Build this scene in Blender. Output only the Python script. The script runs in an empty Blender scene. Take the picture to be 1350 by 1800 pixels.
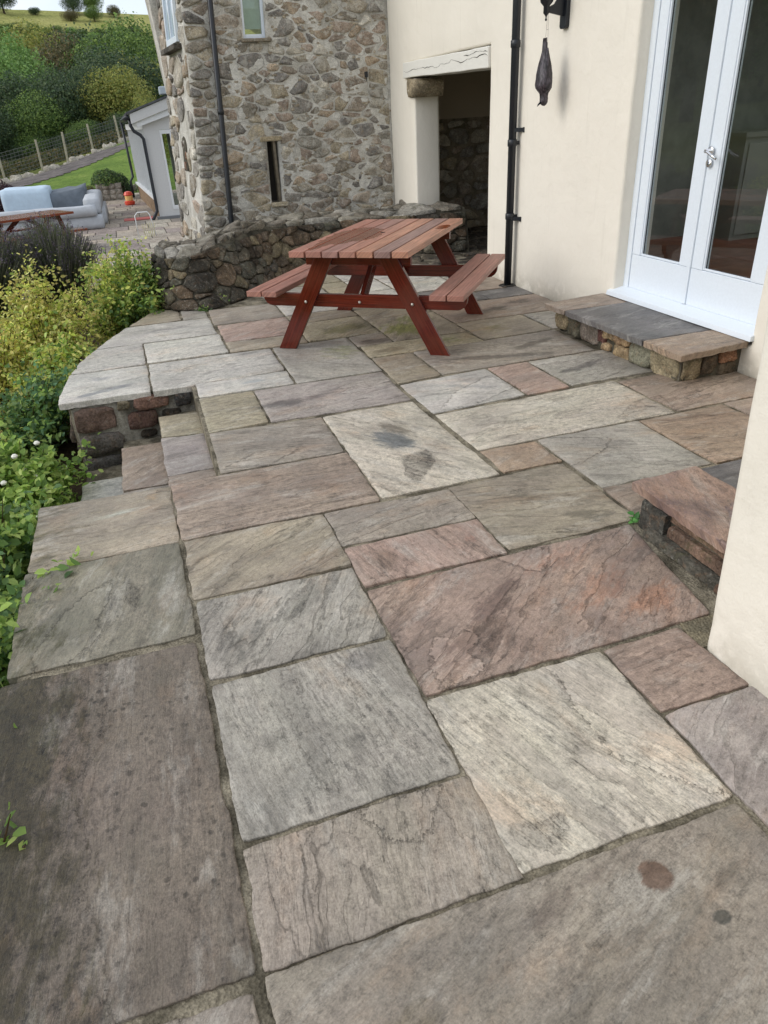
import bpy, bmesh, math, random
import numpy as np
from mathutils import Vector, Matrix, noise as mn

R = random.Random(7)
NP = np.random.RandomState(11)
scene = bpy.context.scene
COL = scene.collection
rad = math.radians

# ------------------------------------------------------------------ camera
cam_d = bpy.data.cameras.new('camera')
cam = bpy.data.objects.new('camera', cam_d)
COL.objects.link(cam)
cam_d.sensor_fit = 'VERTICAL'
cam_d.sensor_height = 24.0
cam_d.lens = 1239.85 / 1800 * 24.0
cam_d.clip_start = 0.05
cam_d.clip_end = 2000
right = Vector((0.94616, -0.319544, -0.0517))
up = Vector((0.199899, 0.451174, 0.86976))
back = Vector((-0.254601, -0.833267, 0.490759))
M = Matrix.Identity(4)
for i in range(3):
    M[i][0] = right[i]; M[i][1] = up[i]; M[i][2] = back[i]
M[2][3] = 1.5
cam.matrix_world = M
scene.camera = cam

# ------------------------------------------------------------------ sky and sun
SUN_TRAVEL = Vector((0.85, -0.06, -0.52)).normalized()
el = math.asin(-SUN_TRAVEL.z)
az = math.atan2(-SUN_TRAVEL.x, -SUN_TRAVEL.y)      # from +Y towards +X
world = bpy.data.worlds.new('World')
scene.world = world
world.use_nodes = True
wn = world.node_tree
wn.nodes.clear()
sky = wn.nodes.new('ShaderNodeTexSky')
sky.sky_type = 'NISHITA'
sky.sun_disc = False
sky.sun_elevation = el
sky.sun_rotation = az
sky.altitude = 100
sky.air_density = 1.0
sky.dust_density = 1.5
tc = wn.nodes.new('ShaderNodeTexCoord')
mp = wn.nodes.new('ShaderNodeMapping'); mp.inputs['Scale'].default_value = (1.5, 1.5, 4)
nz = wn.nodes.new('ShaderNodeTexNoise'); nz.inputs['Scale'].default_value = 1.6; nz.inputs['Detail'].default_value = 5
rp = wn.nodes.new('ShaderNodeValToRGB')
rp.color_ramp.elements[0].position = 0.36; rp.color_ramp.elements[0].color = (0.55, 0.55, 0.55, 1)
rp.color_ramp.elements[1].position = 0.62; rp.color_ramp.elements[1].color = (0.95, 0.95, 0.95, 1)
cloud = wn.nodes.new('ShaderNodeRGB'); cloud.outputs[0].default_value = (5.3, 5.5, 5.9, 1)
mx = wn.nodes.new('ShaderNodeMix'); mx.data_type = 'RGBA'
bg = wn.nodes.new('ShaderNodeBackground'); bg.inputs['Strength'].default_value = 0.15
wo = wn.nodes.new('ShaderNodeOutputWorld')
wn.links.new(tc.outputs['Generated'], mp.inputs[0]); wn.links.new(mp.outputs[0], nz.inputs[0])
wn.links.new(nz.outputs['Fac'], rp.inputs[0]); wn.links.new(rp.outputs[0], mx.inputs[0])
wn.links.new(sky.outputs[0], mx.inputs[6]); wn.links.new(cloud.outputs[0], mx.inputs[7])
wn.links.new(mx.outputs[2], bg.inputs[0]); wn.links.new(bg.outputs[0], wo.inputs[0])

sun_d = bpy.data.lights.new('sun', 'SUN')
sun_d.energy = 1.0
sun_d.angle = rad(32)
sun_d.color = (1.0, 0.965, 0.91)
sun = bpy.data.objects.new('sun', sun_d)
COL.objects.link(sun)
sun.rotation_euler = SUN_TRAVEL.to_track_quat('-Z', 'Y').to_euler()

scene.view_settings.view_transform = 'Standard'
scene.view_settings.look = 'None'
scene.view_settings.gamma = 1.0
scene.view_settings.exposure = 0.43
scene.view_settings.use_curve_mapping = False
scene.cycles.max_bounces = 6
scene.cycles.transparent_max_bounces = 6


# ------------------------------------------------------------------ helpers
def lin(c, k=1.0):
    out = []
    for v in c[:3]:
        v = v / 255.0
        out.append((v / 12.92 if v <= 0.04045 else ((v + 0.055) / 1.055) ** 2.4) * k)
    return tuple(out) + (1.0,)


def tag(o, label=None, cat=None, group=None, kind=None):
    if label: o['label'] = label
    if cat: o['category'] = cat
    if group: o['group'] = group
    if kind: o['kind'] = kind
    return o


def empty(name, loc=(0, 0, 0), rotz=0, **k):
    o = bpy.data.objects.new(name, None)
    o.empty_display_size = 0.2
    COL.objects.link(o)
    o.location = loc
    o.rotation_euler = (0, 0, rotz)
    return tag(o, **k)


def link(name, me, parent=None, mat=None, smooth=False, bevel=None, seg=2, **k):
    o = bpy.data.objects.new(name, me)
    COL.objects.link(o)
    if mat and not me.materials: me.materials.append(mat)
    if smooth:
        me.polygons.foreach_set('use_smooth', [True] * len(me.polygons))
    if parent is not None:
        o.parent = parent
    if bevel:
        b = o.modifiers.new('bevel', 'BEVEL'); b.width = bevel; b.segments = seg
        b.limit_method = 'ANGLE'; b.angle_limit = rad(40)
    return tag(o, **k)


def child_of(o, parent):
    o.parent = parent
    return o


class MB:
    """collects simple solids into one mesh; every vertex also gets a grain coordinate"""
    def __init__(s): s.v = []; s.f = []; s.g = []

    def add(s, vs, fs, gs=None):
        n = len(s.v)
        s.v += [tuple(v) for v in vs]
        s.g += list(gs) if gs else [(v[0], v[1]) for v in vs]
        s.f += [tuple(i + n for i in f) for f in fs]

    def box(s, a, b):
        x0, y0, z0 = a; x1, y1, z1 = b
        s.add([(x0, y0, z0), (x1, y0, z0), (x1, y1, z0), (x0, y1, z0), (x0, y0, z1), (x1, y0, z1), (x1, y1, z1), (x0, y1, z1)],
              [(0, 3, 2, 1), (4, 5, 6, 7), (0, 1, 5, 4), (1, 2, 6, 5), (2, 3, 7, 6), (3, 0, 4, 7)])
        return s

    def bar(s, p, q, w, h, side=(0, 0, 1)):
        """board from p to q; w across, h along `side`"""
        p = Vector(p); q = Vector(q); d = (q - p); L = d.length; d.normalize()
        n = Vector(side); n = (n - d * n.dot(d)).normalized(); c = d.cross(n).normalized()
        vs = []; gs = []
        off = R.random() * 50
        for t in (0, 1):
            for a, b in ((-1, -1), (1, -1), (1, 1), (-1, 1)):
                vs.append(p + d * L * t + c * a * w / 2 + n * b * h / 2)
                gs.append((off + L * t, off + a * w / 2 + b * h / 2))
        s.add(vs, [(0, 3, 2, 1), (4, 5, 6, 7), (0, 1, 5, 4), (1, 2, 6, 5), (2, 3, 7, 6), (3, 0, 4, 7)], gs)
        return s

    def tube(s, pts, r, n=8, cap=True):
        pts = [Vector(p) for p in pts]
        rs = r if isinstance(r, (list, tuple)) else [r] * len(pts)
        rings = []
        ref = Vector((0, 0, 1))
        prev = None
        for i, p in enumerate(pts):
            if i == 0: d = pts[1] - p
            elif i == len(pts) - 1: d = p - pts[i - 1]
            else: d = pts[i + 1] - pts[i - 1]
            d.normalize()
            if prev is None:
                a = d.cross(Vector((1, 0, 0)) if abs(d.x) < 0.8 else Vector((0, 1, 0))).normalized()
            else:
                a = (prev - d * prev.dot(d)).normalized()
            prev = a
            b = d.cross(a)
            rings.append([p + (a * math.cos(t) + b * math.sin(t)) * rs[i] for t in [2 * math.pi * k / n for k in range(n)]])
        vs = [v for ring in rings for v in ring]
        fs = []
        for i in range(len(pts) - 1):
            for k in range(n):
                fs.append((i * n + k, i * n + (k + 1) % n, (i + 1) * n + (k + 1) % n, (i + 1) * n + k))
        if cap:
            fs.append(tuple(range(n))[::-1]); fs.append(tuple((len(pts) - 1) * n + k for k in range(n)))
        s.add(vs, fs)
        return s

    def lathe(s, prof, center=(0, 0, 0), n=16, axis='z'):
        """prof: list of (r, h)"""
        vs = []
        for r, h in prof:
            for k in range(n):
                t = 2 * math.pi * k / n
                a, b = r * math.cos(t), r * math.sin(t)
                v = (a, b, h) if axis == 'z' else ((h, a, b) if axis == 'x' else (a, h, b))
                vs.append(tuple(v[i] + center[i] for i in range(3)))
        fs = []
        for i in range(len(prof) - 1):
            for k in range(n):
                fs.append((i * n + k, i * n + (k + 1) % n, (i + 1) * n + (k + 1) % n, (i + 1) * n + k))
        fs.append(tuple(range(n))[::-1]); fs.append(tuple((len(prof) - 1) * n + k for k in range(n)))
        s.add(vs, fs)
        return s

    def prism(s, poly, f0, f1):
        """poly of 2-D points; f0, f1 map (a, b) to the two faces"""
        n = len(poly)
        vs = [f0(*p) for p in poly] + [f1(*p) for p in poly]
        fs = [tuple(range(n))[::-1], tuple(range(n, 2 * n))]
        for k in range(n): fs.append((k, (k + 1) % n, n + (k + 1) % n, n + k))
        s.add(vs, fs)
        return s

    def build(s, name, mat, parent=None, smooth=False, bevel=None, seg=2, color=None, fix=True, **k):
        me = bpy.data.meshes.new(name)
        me.from_pydata(s.v, [], s.f)
        if fix:
            bm = bmesh.new(); bm.from_mesh(me); bmesh.ops.recalc_face_normals(bm, faces=bm.faces); bm.to_mesh(me); bm.free()
        uv = me.uv_layers.new(name='grain')
        idx = np.zeros(len(me.loops), dtype=np.int32)
        me.loops.foreach_get('vertex_index', idx)
        g = np.array(s.g, dtype=np.float32)[idx]
        uv.data.foreach_set('uv', g.ravel())
        me.update()
        o = link(name, me, parent, mat, smooth, bevel, seg, **k)
        if color: o.color = color
        return o


# ------------------------------------------------------------------ node material helper
class NT:
    def __init__(s, name, rough=0.8, spec=0.3):
        s.m = bpy.data.materials.new(name); s.m.use_nodes = True
        s.t = s.m.node_tree; s.t.nodes.clear()
        s.out = s.n('ShaderNodeOutputMaterial')
        s.b = s.n('ShaderNodeBsdfPrincipled')
        s.b.inputs['Roughness'].default_value = rough
        s.b.inputs['Specular IOR Level'].default_value = spec
        s.l(s.b.outputs[0], s.out.inputs[0])

    def n(s, t): return s.t.nodes.new(t)
    def l(s, a, b): s.t.links.new(a, b)

    def put(s, sock, v):
        if hasattr(v, 'node'): s.l(v, sock)
        elif sock.type == 'VECTOR' and hasattr(v, '__len__'): sock.default_value = tuple(v)[:3]
        else: sock.default_value = v

    def coord(s, kind='Object'):
        return s.n('ShaderNodeTexCoord').outputs[kind]

    def uv(s):
        n = s.n('ShaderNodeUVMap'); n.uv_map = 'grain'; return n.outputs[0]

    def pos(s): return s.n('ShaderNodeNewGeometry').outputs['Position']

    def map(s, v, scale=(1, 1, 1), loc=(0, 0, 0), rot=(0, 0, 0)):
        n = s.n('ShaderNodeMapping'); s.l(v, n.inputs[0])
        n.inputs['Scale'].default_value = scale; n.inputs['Location'].default_value = loc; n.inputs['Rotation'].default_value = rot
        return n.outputs[0]

    def noise(s, v, scale, detail=4, rough=0.55, dist=0.0, out='Fac'):
        n = s.n('ShaderNodeTexNoise'); s.l(v, n.inputs['Vector'])
        n.inputs['Scale'].default_value = scale; n.inputs['Detail'].default_value = detail
        n.inputs['Roughness'].default_value = rough; n.inputs['Distortion'].default_value = dist
        return n.outputs[out]

    def voro(s, v, scale, feat='F1', out='Distance', rnd=1.0):
        n = s.n('ShaderNodeTexVoronoi'); s.l(v, n.inputs['Vector']); n.feature = feat
        n.inputs['Scale'].default_value = scale; n.inputs['Randomness'].default_value = rnd
        return n.outputs[out]

    def math(s, op, a, b=0.0, c=0.0, clamp=False):
        n = s.n('ShaderNodeMath'); n.operation = op; n.use_clamp = clamp
        s.put(n.inputs[0], a); s.put(n.inputs[1], b); s.put(n.inputs[2], c)
        return n.outputs[0]

    def step(s, v, lo, hi, a=0.0, b=1.0):
        n = s.n('ShaderNodeMapRange'); n.interpolation_type = 'SMOOTHSTEP'
        s.put(n.inputs['Value'], v); n.inputs['From Min'].default_value = lo; n.inputs['From Max'].default_value = hi
        n.inputs['To Min'].default_value = a; n.inputs['To Max'].default_value = b
        return n.outputs[0]

    def ramp(s, v, stops):
        n = s.n('ShaderNodeValToRGB'); s.put(n.inputs[0], v)
        e = n.color_ramp.elements
        while len(e) < len(stops): e.new(0.5)
        for i, (p, c) in enumerate(stops):
            e[i].position = p; e[i].color = c if len(c) == 4 else tuple(c) + (1,)
        return n.outputs[0]

    def mix(s, f, a, b, mode='MIX'):
        n = s.n('ShaderNodeMix'); n.data_type = 'RGBA'; n.blend_type = mode
        s.put(n.inputs[0], f); s.put(n.inputs[6], a); s.put(n.inputs[7], b)
        return n.outputs[2]

    def objcolor(s): return s.n('ShaderNodeObjectInfo').outputs['Color']
    def rnd(s): return s.n('ShaderNodeObjectInfo').outputs['Random']

    def attr(s, name, t='GEOMETRY', out='Color'):
        n = s.n('ShaderNodeAttribute'); n.attribute_name = name; n.attribute_type = t
        return n.outputs[out]

    def scale(s, col, f):
        n = s.n('ShaderNodeVectorMath'); n.operation = 'SCALE'
        s.put(n.inputs[0], col); s.put(n.inputs['Scale'], f)
        return n.outputs[0]

    def bump(s, h, strength=1.0, dist=0.01, normal=None):
        n = s.n('ShaderNodeBump'); n.inputs['Strength'].default_value = strength; n.inputs['Distance'].default_value = dist
        s.l(h, n.inputs['Height'])
        if normal is not None: s.l(normal, n.inputs['Normal'])
        return n.outputs[0]

    def fin(s, col=None, normal=None, rough=None):
        if col is not None: s.put(s.b.inputs['Base Color'], col)
        if normal is not None: s.l(normal, s.b.inputs['Normal'])
        if rough is not None: s.put(s.b.inputs['Roughness'], rough)
        return s.m


def m_slab():
    s = NT('riven_sandstone', 0.6, 0.42)
    uv = s.uv()
    wn_ = s.noise(s.map(uv, (1, 1.6, 1)), 3.0, 5, 0.65, 0.0, 'Color')
    wv = s.n('ShaderNodeVectorMath'); wv.operation = 'MULTIPLY_ADD'
    s.l(wn_, wv.inputs[0]); wv.inputs[1].default_value = (0.10, 0.07, 0); s.l(uv, wv.inputs[2])
    w = wv.outputs[0]                                   # wavy coordinates
    broad = s.noise(uv, 2.4, 6, 0.65, 0.5)
    strk = s.noise(s.map(w, (1.6, 34, 1)), 3.0, 8, 0.74, 0.1)
    fine = s.noise(s.map(w, (14, 120, 1)), 3.0, 4, 0.7)
    mott = s.noise(s.map(uv, (1, 1.4, 1)), 19, 9, 0.84, 0.2)
    grit = s.noise(uv, 170, 3, 0.75)
    grit2 = s.noise(uv, 46, 6, 0.8)
    rag = s.math('ADD', s.math('MULTIPLY', s.math('SUBTRACT', mott, 0.5), 0.055), s.math('MULTIPLY', s.math('SUBTRACT', grit2, 0.5), 0.02))
    # bedding ledges: few, ragged, fading in and out along their length
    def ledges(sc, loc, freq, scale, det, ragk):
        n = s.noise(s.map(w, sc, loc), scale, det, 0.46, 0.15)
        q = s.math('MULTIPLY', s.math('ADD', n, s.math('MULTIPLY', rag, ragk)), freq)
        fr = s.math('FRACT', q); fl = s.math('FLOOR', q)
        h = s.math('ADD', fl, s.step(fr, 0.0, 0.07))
        dark = s.step(fr, 0.80, 0.995)                       # dark line at a ledge foot: its shade put into the colour
        edge_ = s.math('MULTIPLY', s.step(fr, 0.005, 0.05), s.step(fr, 0.06, 0.20, 1.0, 0.0))   # pale lip: edge highlight put into the colour
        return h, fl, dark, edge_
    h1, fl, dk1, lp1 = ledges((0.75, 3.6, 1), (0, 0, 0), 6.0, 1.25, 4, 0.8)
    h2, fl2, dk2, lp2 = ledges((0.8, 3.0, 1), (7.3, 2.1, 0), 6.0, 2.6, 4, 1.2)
    on1 = s.step(s.noise(s.map(uv, (1, 1, 1), (21, 4, 0)), 3.0, 3, 0.6), 0.42, 0.60)
    on2 = s.step(s.noise(s.map(uv, (1, 1, 1), (2, 31, 0)), 3.6, 3, 0.6), 0.56, 0.68)
    vn = s.attr('vein', 'OBJECT', 'Fac'); gn = s.attr('grainy', 'OBJECT', 'Fac')
    on1 = s.math('MULTIPLY', on1, vn); on2 = s.math('MULTIPLY', on2, vn)
    wh = s.n('ShaderNodeTexWhiteNoise'); wh.noise_dimensions = '1D'; s.l(s.math('ADD', fl, s.math('MULTIPLY', s.rnd(), 50.0)), wh.inputs['W'])
    wh2 = s.n('ShaderNodeTexWhiteNoise'); wh2.noise_dimensions = '1D'; s.l(s.math('ADD', fl2, s.math('MULTIPLY', s.rnd(), 90.0)), wh2.inputs['W'])
    t1 = s.math('SUBTRACT', wh.outputs['Value'], 0.5); t2 = s.math('MULTIPLY', s.math('SUBTRACT', wh2.outputs['Value'], 0.5), on2)
    # individual flakes
    fk = s.n('ShaderNodeAttribute'); fk.attribute_name = 'flake'; fk.attribute_type = 'GEOMETRY'
    fx = s.n('ShaderNodeSeparateXYZ'); s.l(fk.outputs['Vector'], fx.inputs[0])
    fd = s.math('ADD', fx.outputs[0], s.math('MULTIPLY', rag, 2.2))
    fin_ = s.step(fd, -0.0012, 0.0012)
    fsign = fx.outputs[1]
    frim = s.math('MULTIPLY', s.step(fd, -0.008, -0.0005), s.step(fd, -0.0005, 0.004, 1.0, 0.0))  # flakes get the same painted dark rim and pale lip
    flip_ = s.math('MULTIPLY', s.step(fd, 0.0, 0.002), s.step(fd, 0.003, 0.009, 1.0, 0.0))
    c1 = s.objcolor(); c2 = s.attr('tint2', 'OBJECT')
    f = s.math('ADD', s.math('MULTIPLY', broad, 0.65), s.math('MULTIPLY', strk, 0.34))
    f = s.math('ADD', f, s.math('MULTIPLY', t1, 0.16))
    f = s.math('ADD', f, s.math('MULTIPLY', s.math('SUBTRACT', mott, 0.5), 0.45))
    col = s.mix(s.step(f, 0.40, 0.63), c1, c2)
    hue = s.noise(s.map(uv, (1, 1.6, 1), (33, 17, 0)), 1.8, 6, 0.68, 0.6, 'Color')
    col = s.mix(0.30, col, s.mix(1.0, col, s.mix(0.72, hue, (1, 1, 1, 1)), 'MULTIPLY'))
    warm = s.math('MULTIPLY', s.step(s.noise(s.map(w, (1, 2, 1), (5, 55, 0)), 2.2, 7, 0.7, 0.3), 0.52, 0.68), 0.5)
    col = s.mix(warm, col, s.mix(1.0, col, (1.10, 0.93, 0.80, 1), 'MULTIPLY'))
    pale = s.math('MULTIPLY', s.step(s.noise(s.map(w, (1.0, 3.4, 1), (3, 9, 0)), 2.6, 8, 0.72, 0.2), 0.51, 0.64), 0.55)
    col = s.mix(pale, col, s.mix(0.5, col, (0.54, 0.52, 0.47, 1)))
    dirt = s.math('MULTIPLY', s.step(s.noise(s.map(w, (1.0, 3.2, 1), (13, 5, 0)), 3.0, 8, 0.74, 0.2), 0.52, 0.64), 0.62)
    col = s.mix(dirt, col, s.scale(col, 0.50))
    br = s.math('ADD', 1.04, s.math('MULTIPLY', t1, 0.34))
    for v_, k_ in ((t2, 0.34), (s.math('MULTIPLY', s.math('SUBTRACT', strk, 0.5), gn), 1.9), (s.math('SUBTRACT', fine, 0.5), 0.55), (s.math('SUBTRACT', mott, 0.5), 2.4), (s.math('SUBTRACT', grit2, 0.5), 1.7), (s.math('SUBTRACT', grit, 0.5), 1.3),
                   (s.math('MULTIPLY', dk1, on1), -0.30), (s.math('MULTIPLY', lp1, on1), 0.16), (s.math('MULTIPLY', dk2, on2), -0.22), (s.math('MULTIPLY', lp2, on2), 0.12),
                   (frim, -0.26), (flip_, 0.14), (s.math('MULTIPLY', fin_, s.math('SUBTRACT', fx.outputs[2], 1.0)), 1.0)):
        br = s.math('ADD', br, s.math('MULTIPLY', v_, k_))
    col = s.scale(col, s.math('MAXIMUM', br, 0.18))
    # dark freckles
    sp = s.voro(uv, 30, 'F1')
    spm = s.math('MULTIPLY', s.step(s.math('ADD', sp, s.math('MULTIPLY', grit2, 0.3)), 0.30, 0.42, 1.0, 0.0), s.step(s.noise(uv, 5, 3), 0.42, 0.58))
    col = s.mix(s.math('MULTIPLY', spm, s.attr('speck', 'OBJECT', 'Fac')), col, s.scale(col, 0.45))
    # stains, algae, inclusions and the dark tint along the planted edge
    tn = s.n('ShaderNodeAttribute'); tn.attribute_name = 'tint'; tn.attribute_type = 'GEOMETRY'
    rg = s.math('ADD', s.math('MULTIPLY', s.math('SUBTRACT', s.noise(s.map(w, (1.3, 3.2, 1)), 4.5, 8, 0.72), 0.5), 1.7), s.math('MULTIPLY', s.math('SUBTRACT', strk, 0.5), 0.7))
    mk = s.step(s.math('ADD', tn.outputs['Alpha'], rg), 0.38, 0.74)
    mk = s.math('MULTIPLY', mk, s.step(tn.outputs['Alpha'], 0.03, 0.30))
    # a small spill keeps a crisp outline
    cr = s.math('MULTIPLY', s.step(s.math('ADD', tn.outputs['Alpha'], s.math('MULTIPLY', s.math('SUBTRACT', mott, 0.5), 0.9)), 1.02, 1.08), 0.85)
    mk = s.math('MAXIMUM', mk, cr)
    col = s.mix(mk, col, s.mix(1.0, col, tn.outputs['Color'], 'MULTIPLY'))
    hs = s.math('MULTIPLY', s.math('ADD', s.math('MULTIPLY', h1, 0.0028), s.math('MULTIPLY', h2, 0.0013)), vn)
    hs = s.math('ADD', hs, s.math('MULTIPLY', s.math('MULTIPLY', fin_, fsign), 0.0045))
    n1 = s.bump(s.math('MULTIPLY', hs, 100.0), 1.0, 0.010)
    n2 = s.bump(s.math('ADD', s.math('MULTIPLY', grit2, 0.7), s.math('ADD', s.math('MULTIPLY', strk, 0.9), s.math('MULTIPLY', broad, 1.5))), 0.8, 0.006, n1)
    n3 = s.bump(s.math('ADD', grit, fine), 0.5, 0.0018, n2)
    return s.fin(col, n3, s.step(grit2, 0.3, 0.7, 0.40, 0.68))


def m_mortar(name='joint_mortar', c1=(86, 80, 66), c2=(50, 47, 40), k=1.0, sc=1.0):
    s = NT(name, 0.95, 0.15)
    p = s.pos()
    a = s.noise(p, 7 * sc, 5, 0.65); g = s.noise(p, 160 * sc, 3, 0.7); v = s.voro(p, 120 * sc, 'F1')
    col = s.mix(s.step(a, 0.36, 0.64), lin(c2, k), lin(c1, k))
    col = s.scale(col, s.step(g, 0.25, 0.75, 0.62, 1.35))
    h = s.math('ADD', s.math('MULTIPLY', g, 0.6), s.math('ADD', v, s.math('MULTIPLY', a, 2.0)))
    return s.fin(col, s.bump(h, 0.8, 0.006))


def m_stone(name, lichen=0.35, dark=0.0, bumpd=0.012, gain=1.0, smear=0.0):
    s = NT(name, 0.9, 0.2)
    p = s.pos(); oc = s.objcolor(); r = s.rnd()
    sh = s.n('ShaderNodeCombineXYZ'); s.l(s.math('MULTIPLY', r, 37.0), sh.inputs[0]); s.l(s.math('MULTIPLY', r, 11.0), sh.inputs[1])
    va = s.n('ShaderNodeVectorMath'); va.operation = 'ADD'; s.l(p, va.inputs[0]); s.l(sh.outputs[0], va.inputs[1]); p2 = va.outputs[0]
    a = s.noise(p2, 9, 5, 0.65, 0.4); g = s.noise(p2, 75, 4, 0.75); b = s.noise(p2, 28, 4, 0.65)
    col = s.scale(oc, s.step(a, 0.28, 0.72, 0.62 * gain, 1.28 * gain))
    col = s.mix(s.step(b, 0.50, 0.68), col, s.mix(0.35, col, lin((146, 116, 90), 0.9)))
    col = s.scale(col, s.step(g, 0.3, 0.7, 0.6, 1.4))
    lm = s.math('MULTIPLY', s.step(s.noise(p, 34, 5, 0.8, 0.3), 0.56, 0.66), lichen)
    col = s.mix(lm, col, lin((196, 192, 180)))
    if smear:      # lime mortar smeared over the stone faces
        sm_ = s.math('MULTIPLY', s.step(s.noise(p, 13, 6, 0.72, 0.3), 0.53, 0.62), smear)
        col = s.mix(sm_, col, lin((200, 196, 186)))
    if dark:
        dm = s.math('MULTIPLY', s.step(s.noise(p, 4.2, 5, 0.7, 0.5), 0.40, 0.60), dark)
        col = s.mix(dm, col, lin((34, 32, 28)))
        gm = s.math('MULTIPLY', s.step(s.noise(p, 6.5, 4, 0.7), 0.58, 0.7), 0.5)
        col = s.mix(gm, col, lin((84, 84, 56)))
    h = s.math('ADD', s.math('MULTIPLY', b, 1.4), s.math('ADD', g, s.math('MULTIPLY', a, 1.5)))
    return s.fin(col, s.bump(h, 0.9, bumpd))


def m_wallmortar(name, c1, c2, stain=0.0):
    s = NT(name, 0.95, 0.15)
    p = s.pos()
    a = s.noise(p, 5, 5, 0.65); g = s.noise(p, 90, 4, 0.7); b = s.noise(p, 30, 4, 0.7)
    col = s.mix(s.step(a, 0.35, 0.65), c2, c1)
    col = s.scale(col, s.step(g, 0.25, 0.75, 0.72, 1.22))
    if stain:
        m = s.math('MULTIPLY', s.step(s.noise(s.map(p, (1, 1, .6)), 1.7, 5, 0.7), 0.48, 0.64), stain)
        col = s.mix(m, col, lin((70, 66, 60)))
    h = s.math('ADD', g, s.math('MULTIPLY', b, 2.2))
    return s.fin(col, s.bump(h, 0.9, 0.01))


def m_plaster(name, c):
    s = NT(name, 0.88, 0.2)
    p = s.pos()
    a = s.noise(p, 1.3, 4, 0.6); b = s.noise(p, 9, 5, 0.6); g = s.noise(p, 110, 3, 0.6)
    col = s.scale(c, s.math('ADD', 0.93, s.math('MULTIPLY', a, 0.13)))
    # faint rain marks and splash dirt near the ground
    sx = s.n('ShaderNodeSeparateXYZ'); s.l(p, sx.inputs[0])
    low = s.math('MULTIPLY', s.step(s.math('ADD', sx.outputs[2], s.math('MULTIPLY', s.math('SUBTRACT', b, 0.5), 0.5)), -0.02, 0.22, 1.0, 0.0), s.step(b, 0.34, 0.62))
    col = s.mix(s.math('MULTIPLY', low, 0.55), col, lin((140, 134, 112)))
    drip = s.math('MULTIPLY', s.step(s.noise(s.map(p, (6, 6, 0.5)), 2.5, 4, 0.6), 0.56, 0.75), 0.10)
    col = s.mix(drip, col, lin((170, 164, 150)))
    h = s.math('ADD', s.math('MULTIPLY', b, 3.0), s.math('MULTIPLY', g, 0.5))
    return s.fin(col, s.bump(s.math('ADD', h, s.math('MULTIPLY', s.noise(p, 2.6, 3, .5), 5.0)), 0.45, 0.0055))


def m_wood(name, rough=0.44):
    s = NT(name, rough, 0.4)
    uv = s.uv(); oc = s.objcolor()
    gr = s.noise(s.map(uv, (1.2, 30, 1)), 2.5, 6, 0.65, 0.4)
    fine = s.noise(s.map(uv, (6, 190, 1)), 2.0, 3, 0.6)
    patch = s.noise(s.pos(), 4.5, 3, 0.6)
    col = s.scale(oc, s.step(gr, 0.28, 0.72, 0.54, 1.22))
    col = s.scale(col, s.step(fine, 0.3, 0.7, 0.86, 1.12))
    col = s.mix(s.math('MULTIPLY', s.step(patch, 0.42, 0.66), 0.4), col, s.mix(0.5, col, lin((150, 120, 110), 0.9)))
    wet = s.n('ShaderNodeAttribute'); wet.attribute_name = 'tint'; wet.attribute_type = 'GEOMETRY'
    wm = s.step(s.math('ADD', wet.outputs['Alpha'], s.math('MULTIPLY', s.math('SUBTRACT', s.noise(s.pos(), 14, 3), 0.5), 0.5)), 0.38, 0.46)
    wm = s.math('MULTIPLY', wm, s.step(wet.outputs['Alpha'], 0.02, 0.12))
    col = s.mix(wm, col, s.mix(1.0, col, (0.62, 0.36, 0.24, 1), 'MULTIPLY'))
    h = s.math('ADD', gr, s.math('MULTIPLY', fine, 0.4))
    ro = s.math('SUBTRACT', rough, s.math('MULTIPLY', wm, rough - 0.12))
    return s.fin(col, s.bump(h, 0.35, 0.002), ro)


def m_plain(name, c, rough=0.5, spec=0.5, metal=0.0, bumpd=0.0, bs=40, var=0.0):
    s = NT(name, rough, spec)
    s.b.inputs['Metallic'].default_value = metal
    p = s.pos()
    g = s.noise(p, bs, 4, 0.6)
    col = s.scale(c, s.step(g, 0.3, 0.7, 1 - var, 1 + var)) if var else c
    return s.fin(col, s.bump(g, 0.6, bumpd) if bumpd else None)


def m_leaf(name, rough=0.5, trans=0.42):
    s = NT(name, rough, 0.35)
    c = s.attr('col')
    s.put(s.b.inputs['Base Color'], c)
    t = s.n('ShaderNodeBsdfTranslucent'); s.l(s.scale(c, 1.4), t.inputs[0])
    m = s.n('ShaderNodeMixShader'); m.inputs[0].default_value = trans
    s.l(s.b.outputs[0], m.inputs[1]); s.l(t.outputs[0], m.inputs[2]); s.l(m.outputs[0], s.out.inputs[0])
    return s.m


def m_ground(name, stops, scale=0.5, fine=12, bumpd=0.05):
    s = NT(name, 0.95, 0.1)
    p = s.pos()
    a = s.noise(p, scale, 6, 0.65, 0.4); g = s.noise(p, fine, 4, 0.7)
    col = s.ramp(a, stops)
    col = s.scale(col, s.step(g, 0.25, 0.75, 0.62, 1.38))
    return s.fin(col, s.bump(g, 0.9, bumpd))


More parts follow.
